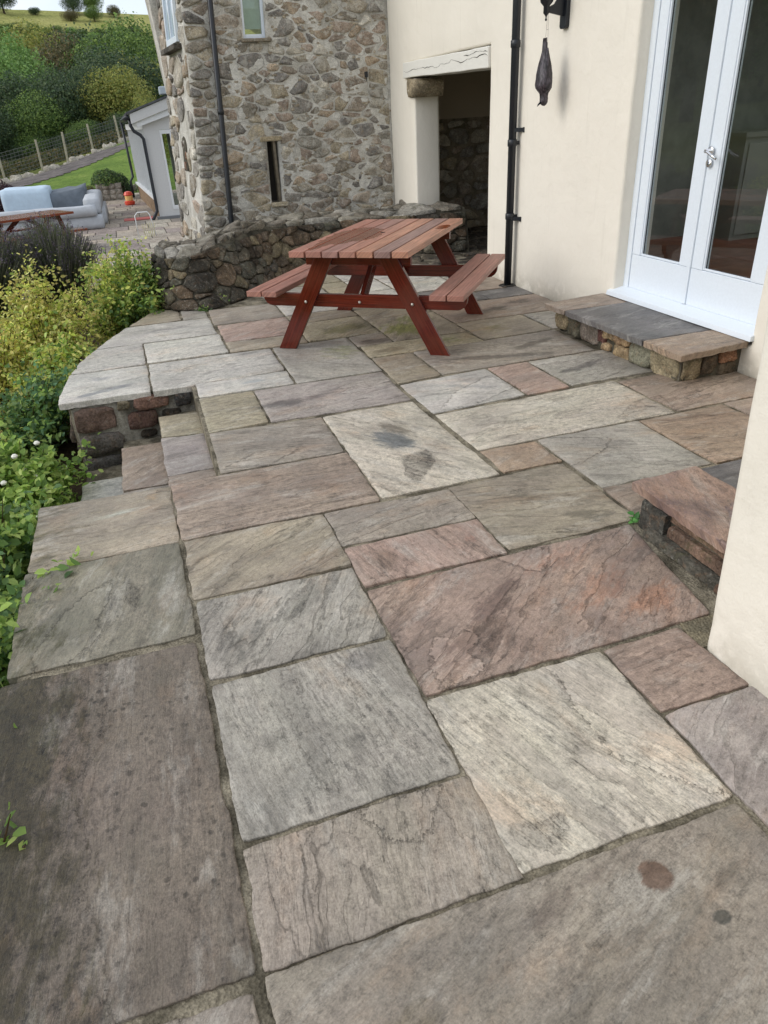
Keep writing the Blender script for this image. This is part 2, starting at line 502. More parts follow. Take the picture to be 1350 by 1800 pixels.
def m_glass():
    s = NT('window_glass', 0.0, 0.5)
    s.t.nodes.remove(s.b)
    g = s.n('ShaderNodeBsdfGlossy'); g.inputs['Roughness'].default_value = 0.004; g.inputs[0].default_value = (1, 1, 1, 1)
    t = s.n('ShaderNodeBsdfTransparent'); t.inputs[0].default_value = (0.86, 0.89, 0.87, 1)
    f = s.n('ShaderNodeFresnel'); f.inputs[0].default_value = 1.52
    k = s.math('ADD', s.math('MULTIPLY', f.outputs[0], 1.25), 0.01, clamp=True)
    bf = s.n('ShaderNodeNewGeometry').outputs['Backfacing']
    k = s.math('MULTIPLY', k, s.math('SUBTRACT', 1.0, bf))      # the far face of a thin pane adds no second mirror
    nz = s.noise(s.pos(), 1.6, 2)
    bp_ = s.bump(nz, 0.25, 0.004); s.l(bp_, g.inputs['Normal'])
    m = s.n('ShaderNodeMixShader'); s.l(k, m.inputs[0]); s.l(t.outputs[0], m.inputs[1]); s.l(g.outputs[0], m.inputs[2])
    s.l(m.outputs[0], s.out.inputs[0])
    return s.m


SLAB = m_slab()
MORTAR = m_mortar()
BED = m_mortar('mossy_joint', (150, 142, 124), (84, 79, 67))
GRAN = m_stone('granite_rubble', 0.75, 0.0, 0.012, 1.34, smear=.6)
OLD = m_stone('weathered_wall_stone', 0.60, 0.62, 0.024, 1.2)
BLOCK = m_stone('granite_block', 0.30, 0.28, 0.014)
TMORT = m_wallmortar('lime_mortar', lin((226, 223, 214)), lin((198, 194, 183)), 0.30)
OMORT = m_wallmortar('old_wall_core', lin((110, 105, 92)), lin((52, 50, 43)))
RMORT = m_wallmortar('retaining_mortar', lin((172, 167, 154)), lin((104, 100, 90)))
CREAM = m_plaster('cream_plaster', lin((236, 230, 217)))
WHITEWASH = m_plaster('whitewash', lin((226, 224, 216)))
WOOD = m_wood('stained_hardwood')
WHITE = m_plain('white_paint', lin((226, 234, 242)), 0.32, 0.5, 0, 0.0008, 60, 0.02)
BLACK = m_plain('black_paint', lin((30, 34, 40)), 0.38, 0.5, 0, 0.001, 80, 0.15)
CHROME = m_plain('chrome', (0.75, 0.75, 0.76, 1), 0.12, 0.5, 1.0)
BOLT = m_plain('steel_bolt', (0.5, 0.47, 0.42, 1), 0.35, 0.5, 1.0)
GLASS = m_glass()
LEAF = m_leaf('leaf')
TLEAF = m_leaf('tree_leaf', 0.6, 0.25)
BARK = m_plain('bark', lin((74, 62, 50)), 0.9, 0.2, 0, 0.01, 20, 0.4)
DARKROOM = m_plain('dim_room_wall', lin((146, 147, 138)), 0.9, 0.2, 0, 0.001, 5, 0.15)
ROOMFLOOR = m_plain('room_floor', lin((120, 72, 48)), 0.4, 0.4, 0, 0.001, 8, 0.25)


# ------------------------------------------------------------------ noise in python
def fn(x, y, z=0.0, s=1.0, o=3):
    return mn.fractal(Vector((x * s, y * s, z * s)), 1.0, 2.0, o)


# ------------------------------------------------------------------ cells: irregular stones filling a strip
def clip(poly, nx, ny, d):
    out = []
    n = len(poly)
    for i in range(n):
        a = poly[i]; b = poly[(i + 1) % n]
        da = a[0] * nx + a[1] * ny - d; db = b[0] * nx + b[1] * ny - d
        if da <= 0: out.append(a)
        if (da < 0 < db) or (db < 0 < da):
            t = da / (da - db); out.append((a[0] + (b[0] - a[0]) * t, a[1] + (b[1] - a[1]) * t))
    return out


def cells(x0, x1, y0, y1, w, h, rng, holes=(), big=0.12, relax=2, gap=0.01, sites=None):
    """stretched power cells of about w by h; returns rounded polygons"""
    sx = h / w
    if sites is None:
        pts = []
        ny = max(1, round((y1 - y0) / h)); nx = max(1, round((x1 - x0) / w))
        for j in range(ny):
            for i in range(nx):
                px = x0 + (i + 0.5 + (j % 2) * 0.5 + rng.uniform(-.42, .42)) * (x1 - x0) / nx
                py = y0 + (j + 0.5 + rng.uniform(-.34, .34)) * (y1 - y0) / ny
                if px > x1: px -= (x1 - x0)
                wt = (h * h) * (rng.uniform(0.25, 0.9) if rng.random() < big else rng.uniform(-0.10, 0.10))
                if rng.random() < 0.08: continue
                if any(a <= px <= b and c <= py <= d for a, b, c, d in holes): continue
                pts.append((px, py, wt))
    else: pts = sites
    out = []
    for i, (px, py, wt) in enumerate(pts):
        poly = [(x0, y0), (x1, y0), (x1, y1), (x0, y1)]
        for j, (qx, qy, wq) in enumerate(pts):
            if i == j: continue
            dx = (qx - px) * sx; dy = qy - py
            dd = dx * dx + dy * dy
            if dd > (5 * h) ** 2 or dd < 1e-9: continue
            # keep side nearer p in scaled metric
            d = (qx * qx * sx * sx + qy * qy - wq - px * px * sx * sx - py * py + wt) / 2
            poly = clip(poly, dx * sx, dy, d)
            if len(poly) < 3: break
        for a, b, c, d in holes:
            if len(poly) < 3: break
            mnx = min(p[0] for p in poly); mxx = max(p[0] for p in poly); mny = min(p[1] for p in poly); mxy = max(p[1] for p in poly)
            if mxx <= a or mnx >= b or mxy <= c or mny >= d: continue
            opts = [(a - px, 1, 0, a), (px - b, -1, 0, -b), (c - py, 0, 1, c), (py - d, 0, -1, -d)]
            o = max(opts, key=lambda t: t[0])
            poly = clip(poly, o[1], o[2], o[3])
        if len(poly) < 3: continue
        ar = sum(poly[k][0] * poly[(k + 1) % len(poly)][1] - poly[(k + 1) % len(poly)][0] * poly[k][1] for k in range(len(poly))) / 2
        if ar < w * h * 0.10: continue
        cx = sum(p[0] for p in poly) / len(poly); cy = sum(p[1] for p in poly) / len(poly)
        # shrink for the joint
        e = []
        n = len(poly)
        q = poly
        for k in range(n):
            ax, ay = poly[k]; bx, by = poly[(k + 1) % n]
            ex, ey = bx - ax, by - ay; L = math.hypot(ex, ey)
            if L < 1e-6: continue
            nx_, ny_ = ey / L, -ex / L
            if nx_ * (cx - ax) + ny_ * (cy - ay) > 0: nx_, ny_ = -nx_, -ny_
            q = clip(q, nx_, ny_, nx_ * ax + ny_ * ay - gap * rng.uniform(0.6, 1.4))
            if len(q) < 3: break
        if len(q) < 3: continue
        out.append(q)
    return out


def roundpoly(q, n=9, soft=0.35, jit=0.0, rng=R):
    """resample to n points and soften the corners"""
    L = [0]
    for k in range(len(q)):
        a = q[k]; b = q[(k + 1) % len(q)]
        L.append(L[-1] + math.hypot(b[0] - a[0], b[1] - a[1]))
    T = L[-1]
    pts = []
    o = rng.random() * T / n
    k = 0
    for i in range(n * 3):
        t = (o + i * T / (n * 3)) % T
        for k in range(len(q)):
            if L[k] <= t <= L[k + 1] + 1e-9: break
        a = q[k]; b = q[(k + 1) % len(q)]
        f = (t - L[k]) / max(1e-9, L[k + 1] - L[k])
        pts.append((a[0] + (b[0] - a[0]) * f, a[1] + (b[1] - a[1]) * f))
    sm = []
    m = len(pts)
    for i in range(0, m, 3):
        sx = sum(pts[(i + d) % m][0] for d in (-2, -1, 0, 1, 2)) / 5
        sy = sum(pts[(i + d) % m][1] for d in (-2, -1, 0, 1, 2)) / 5
        sm.append((pts[i][0] * (1 - soft) + sx * soft, pts[i][1] * (1 - soft) + sy * soft))
    if jit:
        cx = sum(p[0] for p in sm) / n; cy = sum(p[1] for p in sm) / n
        sm = [(cx + (x - cx) * (1 + rng.uniform(-jit, jit)), cy + (y - cy) * (1 + rng.uniform(-jit, jit))) for x, y in sm]
    return sm


def stone_geo(mb, poly, f, proud, depth, rng, n=9, soft=0.7, jit=0.09):
    """f(u, v, d) maps face coordinates and height above the face to space"""
    q = roundpoly(poly, n, soft, jit, rng)
    cx = sum(p[0] for p in q) / n; cy = sum(p[1] for p in q) / n
    vs = []
    tx, ty = rng.uniform(-.25, .25), rng.uniform(-.25, .25)
    sz = math.sqrt(max(1e-6, (max(p[0] for p in q) - min(p[0] for p in q)) * (max(p[1] for p in q) - min(p[1] for p in q))))
    for k, (sc, d) in enumerate(((1.0, -depth), (1.0, proud * 0.35), (0.94, proud * 0.86), (0.60, proud))):
        for (x, y) in q:
            u, v = cx + (x - cx) * sc, cy + (y - cy) * sc
            dd = d
            if k >= 2: dd += ((x - cx) * tx + (y - cy) * ty) * 0.6 + proud * rng.uniform(-.34, .34)
            vs.append(f(u, v, dd))
    vs.append(f(cx, cy, proud * rng.uniform(0.95, 1.15)))
    fs = []
    for r in range(3):
        for k in range(n):
            fs.append((r * n + k, r * n + (k + 1) % n, (r + 1) * n + (k + 1) % n, (r + 1) * n + k))
    c = 4 * n
    for k in range(n): fs.append((3 * n + k, 3 * n + (k + 1) % n, c))
    mb.add(vs, fs)


GCOL = [(150, 144, 131), (134, 127, 114), (156, 146, 126), (126, 122, 115), (144, 134, 121), (168, 163, 151), (112, 109, 104), (146, 132, 119), (138, 134, 124), (152, 137, 118)]


def stones(polys, f, parent, mat, rng, proud=(0.008, 0.022), depth=0.03, pal=GCOL, k=0.95, name='stone', n=9, soft=0.7, keep=None):
    rest = MB()
    c = 0
    for q in polys:
        if keep is not None and not keep(q):
            stone_geo(rest, q, f, rng.uniform(*proud), depth, rng, 7, soft); continue
        mb = MB()
        stone_geo(mb, q, f, rng.uniform(*proud), depth, rng, n, soft)
        col = pal[rng.randrange(len(pal))]
        kk = k * rng.uniform(0.75, 1.15)
        mb.build(name, mat, parent, smooth=True, color=lin(col, kk))
        c += 1
    if rest.v:
        o = rest.build(name, mat, parent, smooth=True, color=lin(pal[0], k)); o['kind'] = 'stuff'
    return c


# ------------------------------------------------------------------ patio: bed, slabs, steps
patio = empty('patio', (0, 0, 0), kind='structure')
patio['label'] = 'sandstone patio terrace with a curved far edge beside the house'

curve = [(-0.64, 4.76), (-0.60, 5.31), (-0.535, 5.66), (-0.435, 5.95), (-0.31, 6.28), (-0.17, 6.59), (-0.03, 6.88), (0.09, 7.16)]
outline = [(-0.64, -3), (3.6, -3), (3.6, 10.2), (0.9, 10.2), (0.3, 7.6)] + curve[::-1] + [(-0.62, 4.745), (0.15, 4.735), (0.15, 3.22), (-0.64, 3.20)]
mb = MB()
mb.prism(outline, lambda a, b: (a, b, -1.1), lambda a, b: (a, b, -0.0085))
mb.build('mortar_bed', BED, patio)

PAL = {
    'g': ((168, 165, 158), (134, 132, 127)), 'lg': ((204, 203, 198), (172, 171, 169)), 'w': ((206, 200, 186), (168, 162, 152)),
    't': ((166, 155, 136), (130, 122, 110)), 'p': ((172, 145, 134), (144, 126, 118)), 'b': ((160, 142, 128), (128, 115, 106)),
    'd': ((98, 98, 102), (76, 77, 82)), 'y': ((172, 163, 138), (140, 133, 114)), 'o': ((176, 152, 130), (140, 122, 106)),
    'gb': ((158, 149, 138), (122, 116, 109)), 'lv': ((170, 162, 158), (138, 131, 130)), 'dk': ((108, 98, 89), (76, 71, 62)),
    'dg': ((128, 124, 110), (96, 95, 84)), 'pb': ((164, 140, 128), (124, 108, 102)), 'pur': ((160, 128, 112), (92, 74, 76)),
    'ww': ((216, 215, 208), (184, 184, 181)),  # lg, ww: pale stone lifted further, sky sheen put into the colour
}
# name: corners near-left, near-right, far-right, far-left in metres, palette, grain angle in degrees
SL = [
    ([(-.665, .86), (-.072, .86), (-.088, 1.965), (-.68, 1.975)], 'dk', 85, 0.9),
    ([(-.665, -.10), (-.075, -.10), (-.085, .815), (-.665, .82)], 'gb', 60, 0.1),
    ([(-.665, 2.02), (-.085, 2.02), (-.09, 2.655), (-.675, 2.65)], 'dg', 75, 0.1),
    ([(-.665, 2.67), (-.09, 2.67), (-.092, 3.205), (-.665, 3.225)], 't', 8, 0.0),
    ([(-.045, -.35), (1.10, -.35), (1.10, .83), (-.045, .83)], 'gb', 22, 0.25),
    ([(-.045, .853), (.53, .853), (.53, 1.145), (-.045, 1.135)], 'gb', 82, 0.0),
    ([(-.045, 1.165), (.52, 1.17), (.52, 1.735), (-.05, 1.725)], 'g', 100, 0.25),
    ([(.54, .862), (1.11, .862), (1.11, 1.422), (.54, 1.43)], 'w', 110, 0.1),
    ([(-.055, 1.765), (.52, 1.765), (.522, 2.19), (-.052, 2.182)], 'g', 60, 0.0),
    ([(-.06, 2.22), (.525, 2.215), (.525, 2.635), (-.06, 2.64)], 't', 32, 0.0),
    ([(-.068, 2.67), (.79, 2.665), (.80, 3.215), (-.072, 3.225)], 'b', 3, 0.1),
    ([(.542, 2.36), (1.115, 2.355), (1.11, 2.62), (.542, 2.638)], 'gb', 12, 0.0),
    ([(.542, 2.055), (1.11, 2.06), (1.115, 2.33), (.542, 2.33)], 'p', 100, 0.0),
    ([(.545, 1.46), (1.55, 1.46), (1.655, 2.04), (.542, 2.02)], 'pb', 38, 0.1),
    ([(1.14, 2.075), (1.715, 2.075), (1.71, 2.64), (1.125, 2.64)], 't', 165, 0.0),
    ([(.815, 2.672), (1.395, 2.672), (1.36, 3.755), (.812, 3.75)], 'w', 125, 0.1),
    ([(.165, 3.245), (.795, 3.235), (.797, 3.755), (.17, 3.79)], 'gb', 170, 0.0),
    ([(.17, 3.815), (.505, 3.815), (.505, 4.385), (.175, 4.395)], 'y', 5, 0.0),
    ([(.525, 3.81), (1.365, 3.785), (1.375, 4.375), (.522, 4.385)], 'lv', 8, 0.0),
    ([(.18, 4.42), (.785, 4.41), (.79, 4.695), (.18, 4.705)], 'ww', 4, 0.0),
    ([(-.098, 4.680), (.165, 4.680), (.785, 4.722), (.788, 5.295), (-.098, 5.325)], 'lg', 8, 0.0),
    ([(.81, 4.41), (1.385, 4.40), (1.388, 5.28), (.812, 5.29)], 'g', 140, 0.0),
    ([(-.09, 4.745), (-.09, 4.745)], None, 0, 0),
    ([(-.105, 5.37), (.48, 5.35), (.48, 5.905), (-.108, 5.925)], 'ww', 8, 0.0),
    ([(.485, 6.245), (1.09, 6.22), (1.09, 6.78), (.50, 6.82)], 'gb', 6, 0.0),
    ([(.505, 5.65), (1.09, 5.60), (1.09, 6.19), (.507, 6.215)], 'p', 30, 0.0),
    ([(.505, 5.345), (1.09, 5.315), (1.088, 5.575), (.507, 5.625)], 't', 10, 0.0),
    ([(1.115, 5.91), (1.67, 5.905), (1.67, 6.20), (1.115, 6.21)], 't', 20, 0.0),
    ([(1.11, 5.33), (1.67, 5.315), (1.67, 5.885), (1.112, 5.88)], 'y', 40, 0.0),
    ([(1.70, 5.02), (2.285, 5.01), (2.285, 5.70), (1.70, 5.71)], 't', 60, 0.0),
    ([(1.41, 5.01), (1.675, 5.01), (1.68, 5.30), (1.41, 5.275)], 'gb', 5, 0.0),
    ([(1.41, 4.705), (2.285, 4.705), (2.27, 4.985), (1.42, 4.985)], 'y', 8, 0.0),
    ([(1.40, 4.09), (1.70, 4.12), (1.70, 4.67), (1.41, 4.665)], 't', 5, 0.0),
    ([(1.72, 4.13), (2.86, 4.13), (2.88, 4.70), (1.725, 4.68)], 'gb', 165, 0.0),
    ([(1.41, 3.53), (2.005, 3.56), (2.01, 4.10), (1.40, 4.065)], 'lg', 170, 0.0),
    ([(2.03, 3.55), (2.31, 3.56), (2.32, 4.105), (2.035, 4.105)], 'p', 20, 0.0),
    ([(2.345, 3.575), (2.95, 3.575), (2.95, 4.11), (2.34, 4.11)], 'g', 15, 0.0),
    ([(1.425, 2.965), (2.60, 2.955), (2.60, 3.525), (1.41, 3.495)], 'w', 4, 0.0),
    ([(2.63, 2.965), (3.35, 2.97), (3.35, 3.53), (2.63, 3.51)], 'b', 8, 0.0),
    ([(2.365, 2.365), (2.92, 2.37), (2.90, 2.94), (2.36, 2.93)], 'o', 172, 0.0),
    ([(2.945, 2.37), (3.36, 2.37), (3.35, 2.945), (2.93, 2.945)], 'b', 0, 0.0),
    ([(1.755, 2.37), (2.33, 2.37), (2.335, 2.925), (1.755, 2.935)], 'g', 155, 0.0),
    ([(1.43, 2.685), (1.725, 2.68), (1.73, 2.93), (1.435, 2.945)], 'o', 30, 0.0),
    ([(1.745, 2.10), (2.02, 2.10), (2.0, 2.34), (1.75, 2.35)], 'b', 5, 0.0),
    ([(1.135, 1.155), (1.43, 1.155), (1.41, 1.435), (1.135, 1.43)], 'pb', 5, 0.0),
    ([(1.135, .55), (1.44, .56), (1.44, 1.13), (1.135, 1.13)], 'lv', 35, 0.0),
    ([(2.04, 1.76), (2.62, 1.76), (2.62, 2.335), (2.04, 2.335)], 'd', 5, 0.0),
    ([(2.65, 1.76), (3.36, 1.76), (3.36, 2.335), (2.65, 2.335)], 'gb', 5, 0.0),
    # under and behind the table
    ([(2.31, 5.27), (3.35, 5.26), (3.35, 5.84), (2.31, 5.86)], 'b', 10, 0.0),
    ([(2.31, 4.73), (2.87, 4.73), (2.88, 5.24), (2.31, 5.25)], 't', 6, 0.0),
    ([(2.905, 4.75), (3.35, 4.76), (3.35, 5.23), (2.905, 5.23)], 'g', 6, 0.0),
    ([(1.70, 5.73), (2.28, 5.72), (2.28, 6.30), (1.70, 6.30)], 't', 30, 0.0),
    ([(1.115, 6.235), (1.67, 6.23), (1.67, 6.75), (1.115, 6.76)], 'lg', 10, 0.0),
    ([(2.31, 5.89), (2.90, 5.88), (2.90, 6.45), (2.31, 6.46)], 'd', 5, 0.0),
    ([(2.925, 5.87), (3.35, 5.87), (3.35, 6.20), (2.925, 6.20)], 'd', 5, 0.0),
    ([(2.925, 6.23), (3.35, 6.23), (3.35, 6.75), (2.925, 6.76)], 'b', 5, 0.0),
    ([(1.70, 6.33), (2.28, 6.33), (2.28, 6.745), (1.70, 6.745)], 'lg', 5, 0.0),
    ([(2.31, 6.485), (2.90, 6.48), (2.90, 7.05), (2.31, 7.05)], 'ww', 30, 0.0),
    ([(2.925, 6.78), (3.35, 6.78), (3.35, 7.33), (2.925, 7.33)], 'g', 5, 0.0),
    ([(1.97, 6.775), (2.28, 6.775), (2.28, 7.35), (1.97, 7.35)], 'ww', 5, 0.0),
    ([(2.31, 7.08), (2.90, 7.08), (2.90, 7.60), (2.31, 7.60)], 'lg', 5, 0.0),
    ([(1.115, 6.785), (1.67, 6.78), (1.67, 7.37), (1.0, 7.37)], 'g', 5, 0.0),
    ([(1.70, 6.775), (1.945, 6.775), (1.945, 7.37), (1.70, 7.37)], 'y', 5, 0.0),
    ([(1.05, 7.40), (1.94, 7.40), (1.94, 7.97), (1.3, 7.97)], 'y', 25, 0.0),
    ([(1.97, 7.38), (2.28, 7.38), (2.28, 7.95), (1.97, 7.95)], 'lg', 5, 0.0),
    ([(2.31, 7.63), (2.85, 7.63), (2.85, 8.45), (2.31, 8.45)], 'lg', 5, 0.0),
    ([(1.3, 8.0), (2.28, 8.0), (2.28, 8.5), (1.6, 8.5)], 'g', 5, 0.0),
]
SL = [s for s in SL if s[1]]

# coloured patches that belong to the stone: (x, y, rx, ry, angle, colour multiplier, strength)
BLOBS = [
    (1.07, 3.27, .17, .085, 118, (.38, .43, .50), 1.0), (1.13, 3.42, .14, .06, 118, (.55, .54, .52), .9),
    (.64, 4.07, .16, .06, 5, (.46, .46, .47), 1.0), (.85, 4.10, .12, .04, 5, (.60, .58, .58), .8),
    (.808, .750, .030, .030, 0, (.50, .38, .33), 1.6), (.877, .621, .017, .012, 0, (.36, .39, .40), 1.5),
    (1.30, 1.72, .20, .10, 30, (1.02, .84, .76), .7), (1.45, 1.60, .18, .08, 20, (1.04, .82, .70), .7), (.80, 1.62, .22, .10, 30, (.60, .57, .56), .8),
    (.93, 1.78, .2, .07, 40, (.55, .52, .53), .8), (1.25, 1.93, .20, .07, 25, (1.04, .84, .76), .6),
    (.66, 2.19, .07, .10, 10, (.70, .70, .68), .8), (.98, 2.20, .14, .06, 5, (1.08, .86, .80), .5),
    (-.36, 3.02, .16, .04, 5, (1.20, 1.36, 1.42), .75), (-.17, 3.12, .04, .07, 10, (1.2, 1.02, .80), .6),
    (2.20, 4.30, .42, .06, 165, (.48, .47, .47), .9), (2.55, 4.45, .22, .05, 20, (.52, .50, .48), .8),
    (1.55, 5.08, .16, .08, 0, (.56, .53, .51), .9), (1.60, 4.82, .14, .06, 0, (.60, .57, .54), .9),
    (1.55, 2.18, .14, .05, 160, (.56, .57, .56), .8), (1.45, 2.40, .2, .04, 165, (.58, .55, .52), .7),
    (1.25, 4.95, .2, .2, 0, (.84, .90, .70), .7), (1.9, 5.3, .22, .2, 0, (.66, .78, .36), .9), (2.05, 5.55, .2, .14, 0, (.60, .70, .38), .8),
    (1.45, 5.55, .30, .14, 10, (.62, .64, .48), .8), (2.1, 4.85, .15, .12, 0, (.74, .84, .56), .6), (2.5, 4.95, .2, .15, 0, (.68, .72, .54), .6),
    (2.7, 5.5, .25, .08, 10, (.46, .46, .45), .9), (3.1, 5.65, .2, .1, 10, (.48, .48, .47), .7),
    (-.35, 4.86, .16, .05, 15, (.60, .63, .68), .9), (-.50, 4.80, .10, .04, 20, (.52, .55, .60), .9), (-.40, 5.12, .2, .05, 165, (.68, .70, .75), .7),
    (.10, 6.30, .3, .04, 5, (.66, .66, .68), .8), (.55, 4.57, .1, .04, 0, (.74, .80, .85), .8),
    (.05, 1.45, .05, .18, 95, (.62, .62, .62), .6), (.40, 1.66, .10, .06, 30, (.66, .66, .68), .8),
    (.30, 2.02, .18, .05, 50, (.62, .62, .62), .7), (.08, 1.90, .15, .04, 60, (.58, .59, .59), .7),
    (.35, .45, .2, .05, 25, (.68, .65, .64), .8), (.15, .62, .18, .04, 25, (.72, .70, .63), .7), (.55, .30, .2, .05, 20, (.72, .69, .69), .7),
    (.62, .78, .2, .04, 12, (.70, .67, .67), .7), 
    (1.75, 3.85, .3, .05, 150, (.70, .73, .76), .7), (2.6, 3.85, .25, .05, 15, (.56, .56, .58), .8), (2.6, 2.85, .2, .04, 0, (.56, .52, .50), .7),
]
# flakes and hollows: outline, +1 proud / -1 hollow, tone
FLAKES = [
    ([(0.23, 1.145), (0.26, 1.09), (0.28, 1.04), (0.32, 1.02), (0.35, 1.01), (0.39, 1.03), (0.42, 1.09), (0.46, 1.145), (0.34, 1.15)], 1, 1.04),
    ([(0.60, 1.57), (0.66, 1.69), (0.71, 1.66), (0.80, 1.68), (0.79, 1.60), (0.73, 1.58), (0.76, 1.50), (0.68, 1.455), (0.60, 1.455)], 1, 1.20),
    ([(1.04, 2.05), (1.15, 2.06), (1.28, 2.02), (1.19, 1.88), (1.13, 1.91), (1.08, 1.99)], 1, 1.12),
    ([(0.57, 0.97), (0.64, 0.96), (0.70, 0.96), (0.67, 0.89), (0.63, 0.88), (0.58, 0.91), (0.56, 0.94)], -1, .62),
    ([(0.16, 1.72), (0.20, 1.71), (0.19, 1.57), (0.21, 1.42), (0.22, 1.29), (0.21, 1.20), (0.16, 1.25), (0.15, 1.40), (0.14, 1.57)], -1, .82),
    ([(0.34, 1.64), (0.44, 1.75), (0.55, 1.75), (0.53, 1.14), (0.32, 1.14), (0.35, 1.28), (0.34, 1.42)], -1, .90),
    ([(-0.29, 2.44), (-0.26, 2.37), (-0.25, 2.26), (-0.27, 2.25), (-0.30, 2.31)], -1, .66),
    ([(-0.35, 2.47), (-0.36, 2.35), (-0.40, 2.22), (-0.39, 2.13), (-0.49, 2.01), (-0.59, 2.01), (-0.60, 2.11), (-0.52, 2.31), (-0.43, 2.42)], 1, 1.08),
    ([(0.93, 1.45), (0.93, 1.35), (0.91, 1.27), (0.92, 1.14), (0.91, 1.07), (1.11, 0.84), (1.12, 1.44)], 1, 1.08),
    ([(1.04, 3.04), (1.19, 3.07), (1.17, 2.92), (1.07, 2.81), (1.01, 2.74), (0.99, 2.84)], -1, .50),
    ([(1.75, 2.97), (2.09, 2.80), (1.98, 2.70), (1.79, 2.61), (1.70, 2.62)], 1, 1.10),
    ([(-0.36, 2.0), (-0.37, 1.65), (-0.42, 1.52), (-0.43, 1.39), (-0.40, 1.26), (-0.41, 1.14), (-0.37, 1.05), (-0.34, 0.80), (-0.80, 0.80), (-0.87, 2.13)], -1, .80),
    ([(2.27, 3.01), (2.50, 3.18), (2.69, 3.20), (2.62, 2.94), (2.37, 2.93)], -1, .84),
    ([(1.65, 3.78), (1.97, 3.97), (2.02, 3.70), (1.66, 3.54), (1.46, 3.55)], 1, 1.10),
    ([(2.34, 3.02), (2.42, 3.07), (2.52, 3.02), (2.45, 2.96)], -1, .60),
    ([(.20, 3.30), (.38, 3.42), (.62, 3.38), (.50, 3.30), (.40, 3.24)], 1, 1.06),
]

def flake_field(P):
    """nearest flake: signed distance (inside positive), sign, tone"""
    out = np.zeros((len(P), 3)); out[:, 0] = -0.2; out[:, 2] = 1.0
    mn_, mx_ = P.min(0) - .05, P.max(0) + .05
    for poly, sg, tone in FLAKES:
        Q = np.array(poly)
        if Q[:, 0].max() < mn_[0] or Q[:, 0].min() > mx_[0] or Q[:, 1].max() < mn_[1] or Q[:, 1].min() > mx_[1]: continue
        c_ = Q.mean(0)
        if not (mn_[0] - .1 < c_[0] < mx_[0] + .1 and mn_[1] - .1 < c_[1] < mx_[1] + .1): continue
        d = np.full(len(P), 9.0); inside = np.zeros(len(P), bool)
        for i in range(len(Q)):
            a, b = Q[i], Q[(i + 1) % len(Q)]; e = b - a
            t = np.clip(((P - a) @ e) / (e @ e), 0, 1)
            d = np.minimum(d, np.linalg.norm(P - (a + t[:, None] * e), axis=1))
            cr = ((a[1] > P[:, 1]) != (b[1] > P[:, 1]))
            with np.errstate(divide='ignore', invalid='ignore'):
                xi = (b[0] - a[0]) * (P[:, 1] - a[1]) / (b[1] - a[1] + 1e-12) + a[0]
            inside ^= cr & (P[:, 0] < xi)
        d = np.where(inside, d, -d)
        m = d > out[:, 0]
        out[m, 0] = d[m]; out[m, 1] = sg; out[m, 2] = tone
    return out


def tint_at(x, y):
    c = [1, 1, 1]; a = 0
    for bx, by, rx, ry, an, col, st in BLOBS:
        dx, dy = x - bx, y - by
        if abs(dx) > 0.9 or abs(dy) > 0.9: continue
        ca, sa = math.cos(rad(an)), math.sin(rad(an))
        u = (dx * ca + dy * sa) / rx; v = (-dx * sa + dy * ca) / ry
        w = st * math.exp(-(u * u + v * v) * 0.75)
        if w > a: a = w; c = list(col)
    # darker and greener towards the planted edge
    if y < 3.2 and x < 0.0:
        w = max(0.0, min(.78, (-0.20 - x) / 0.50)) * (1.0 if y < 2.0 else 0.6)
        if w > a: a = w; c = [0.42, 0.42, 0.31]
    return (c[0], c[1], c[2], min(2.0, a))


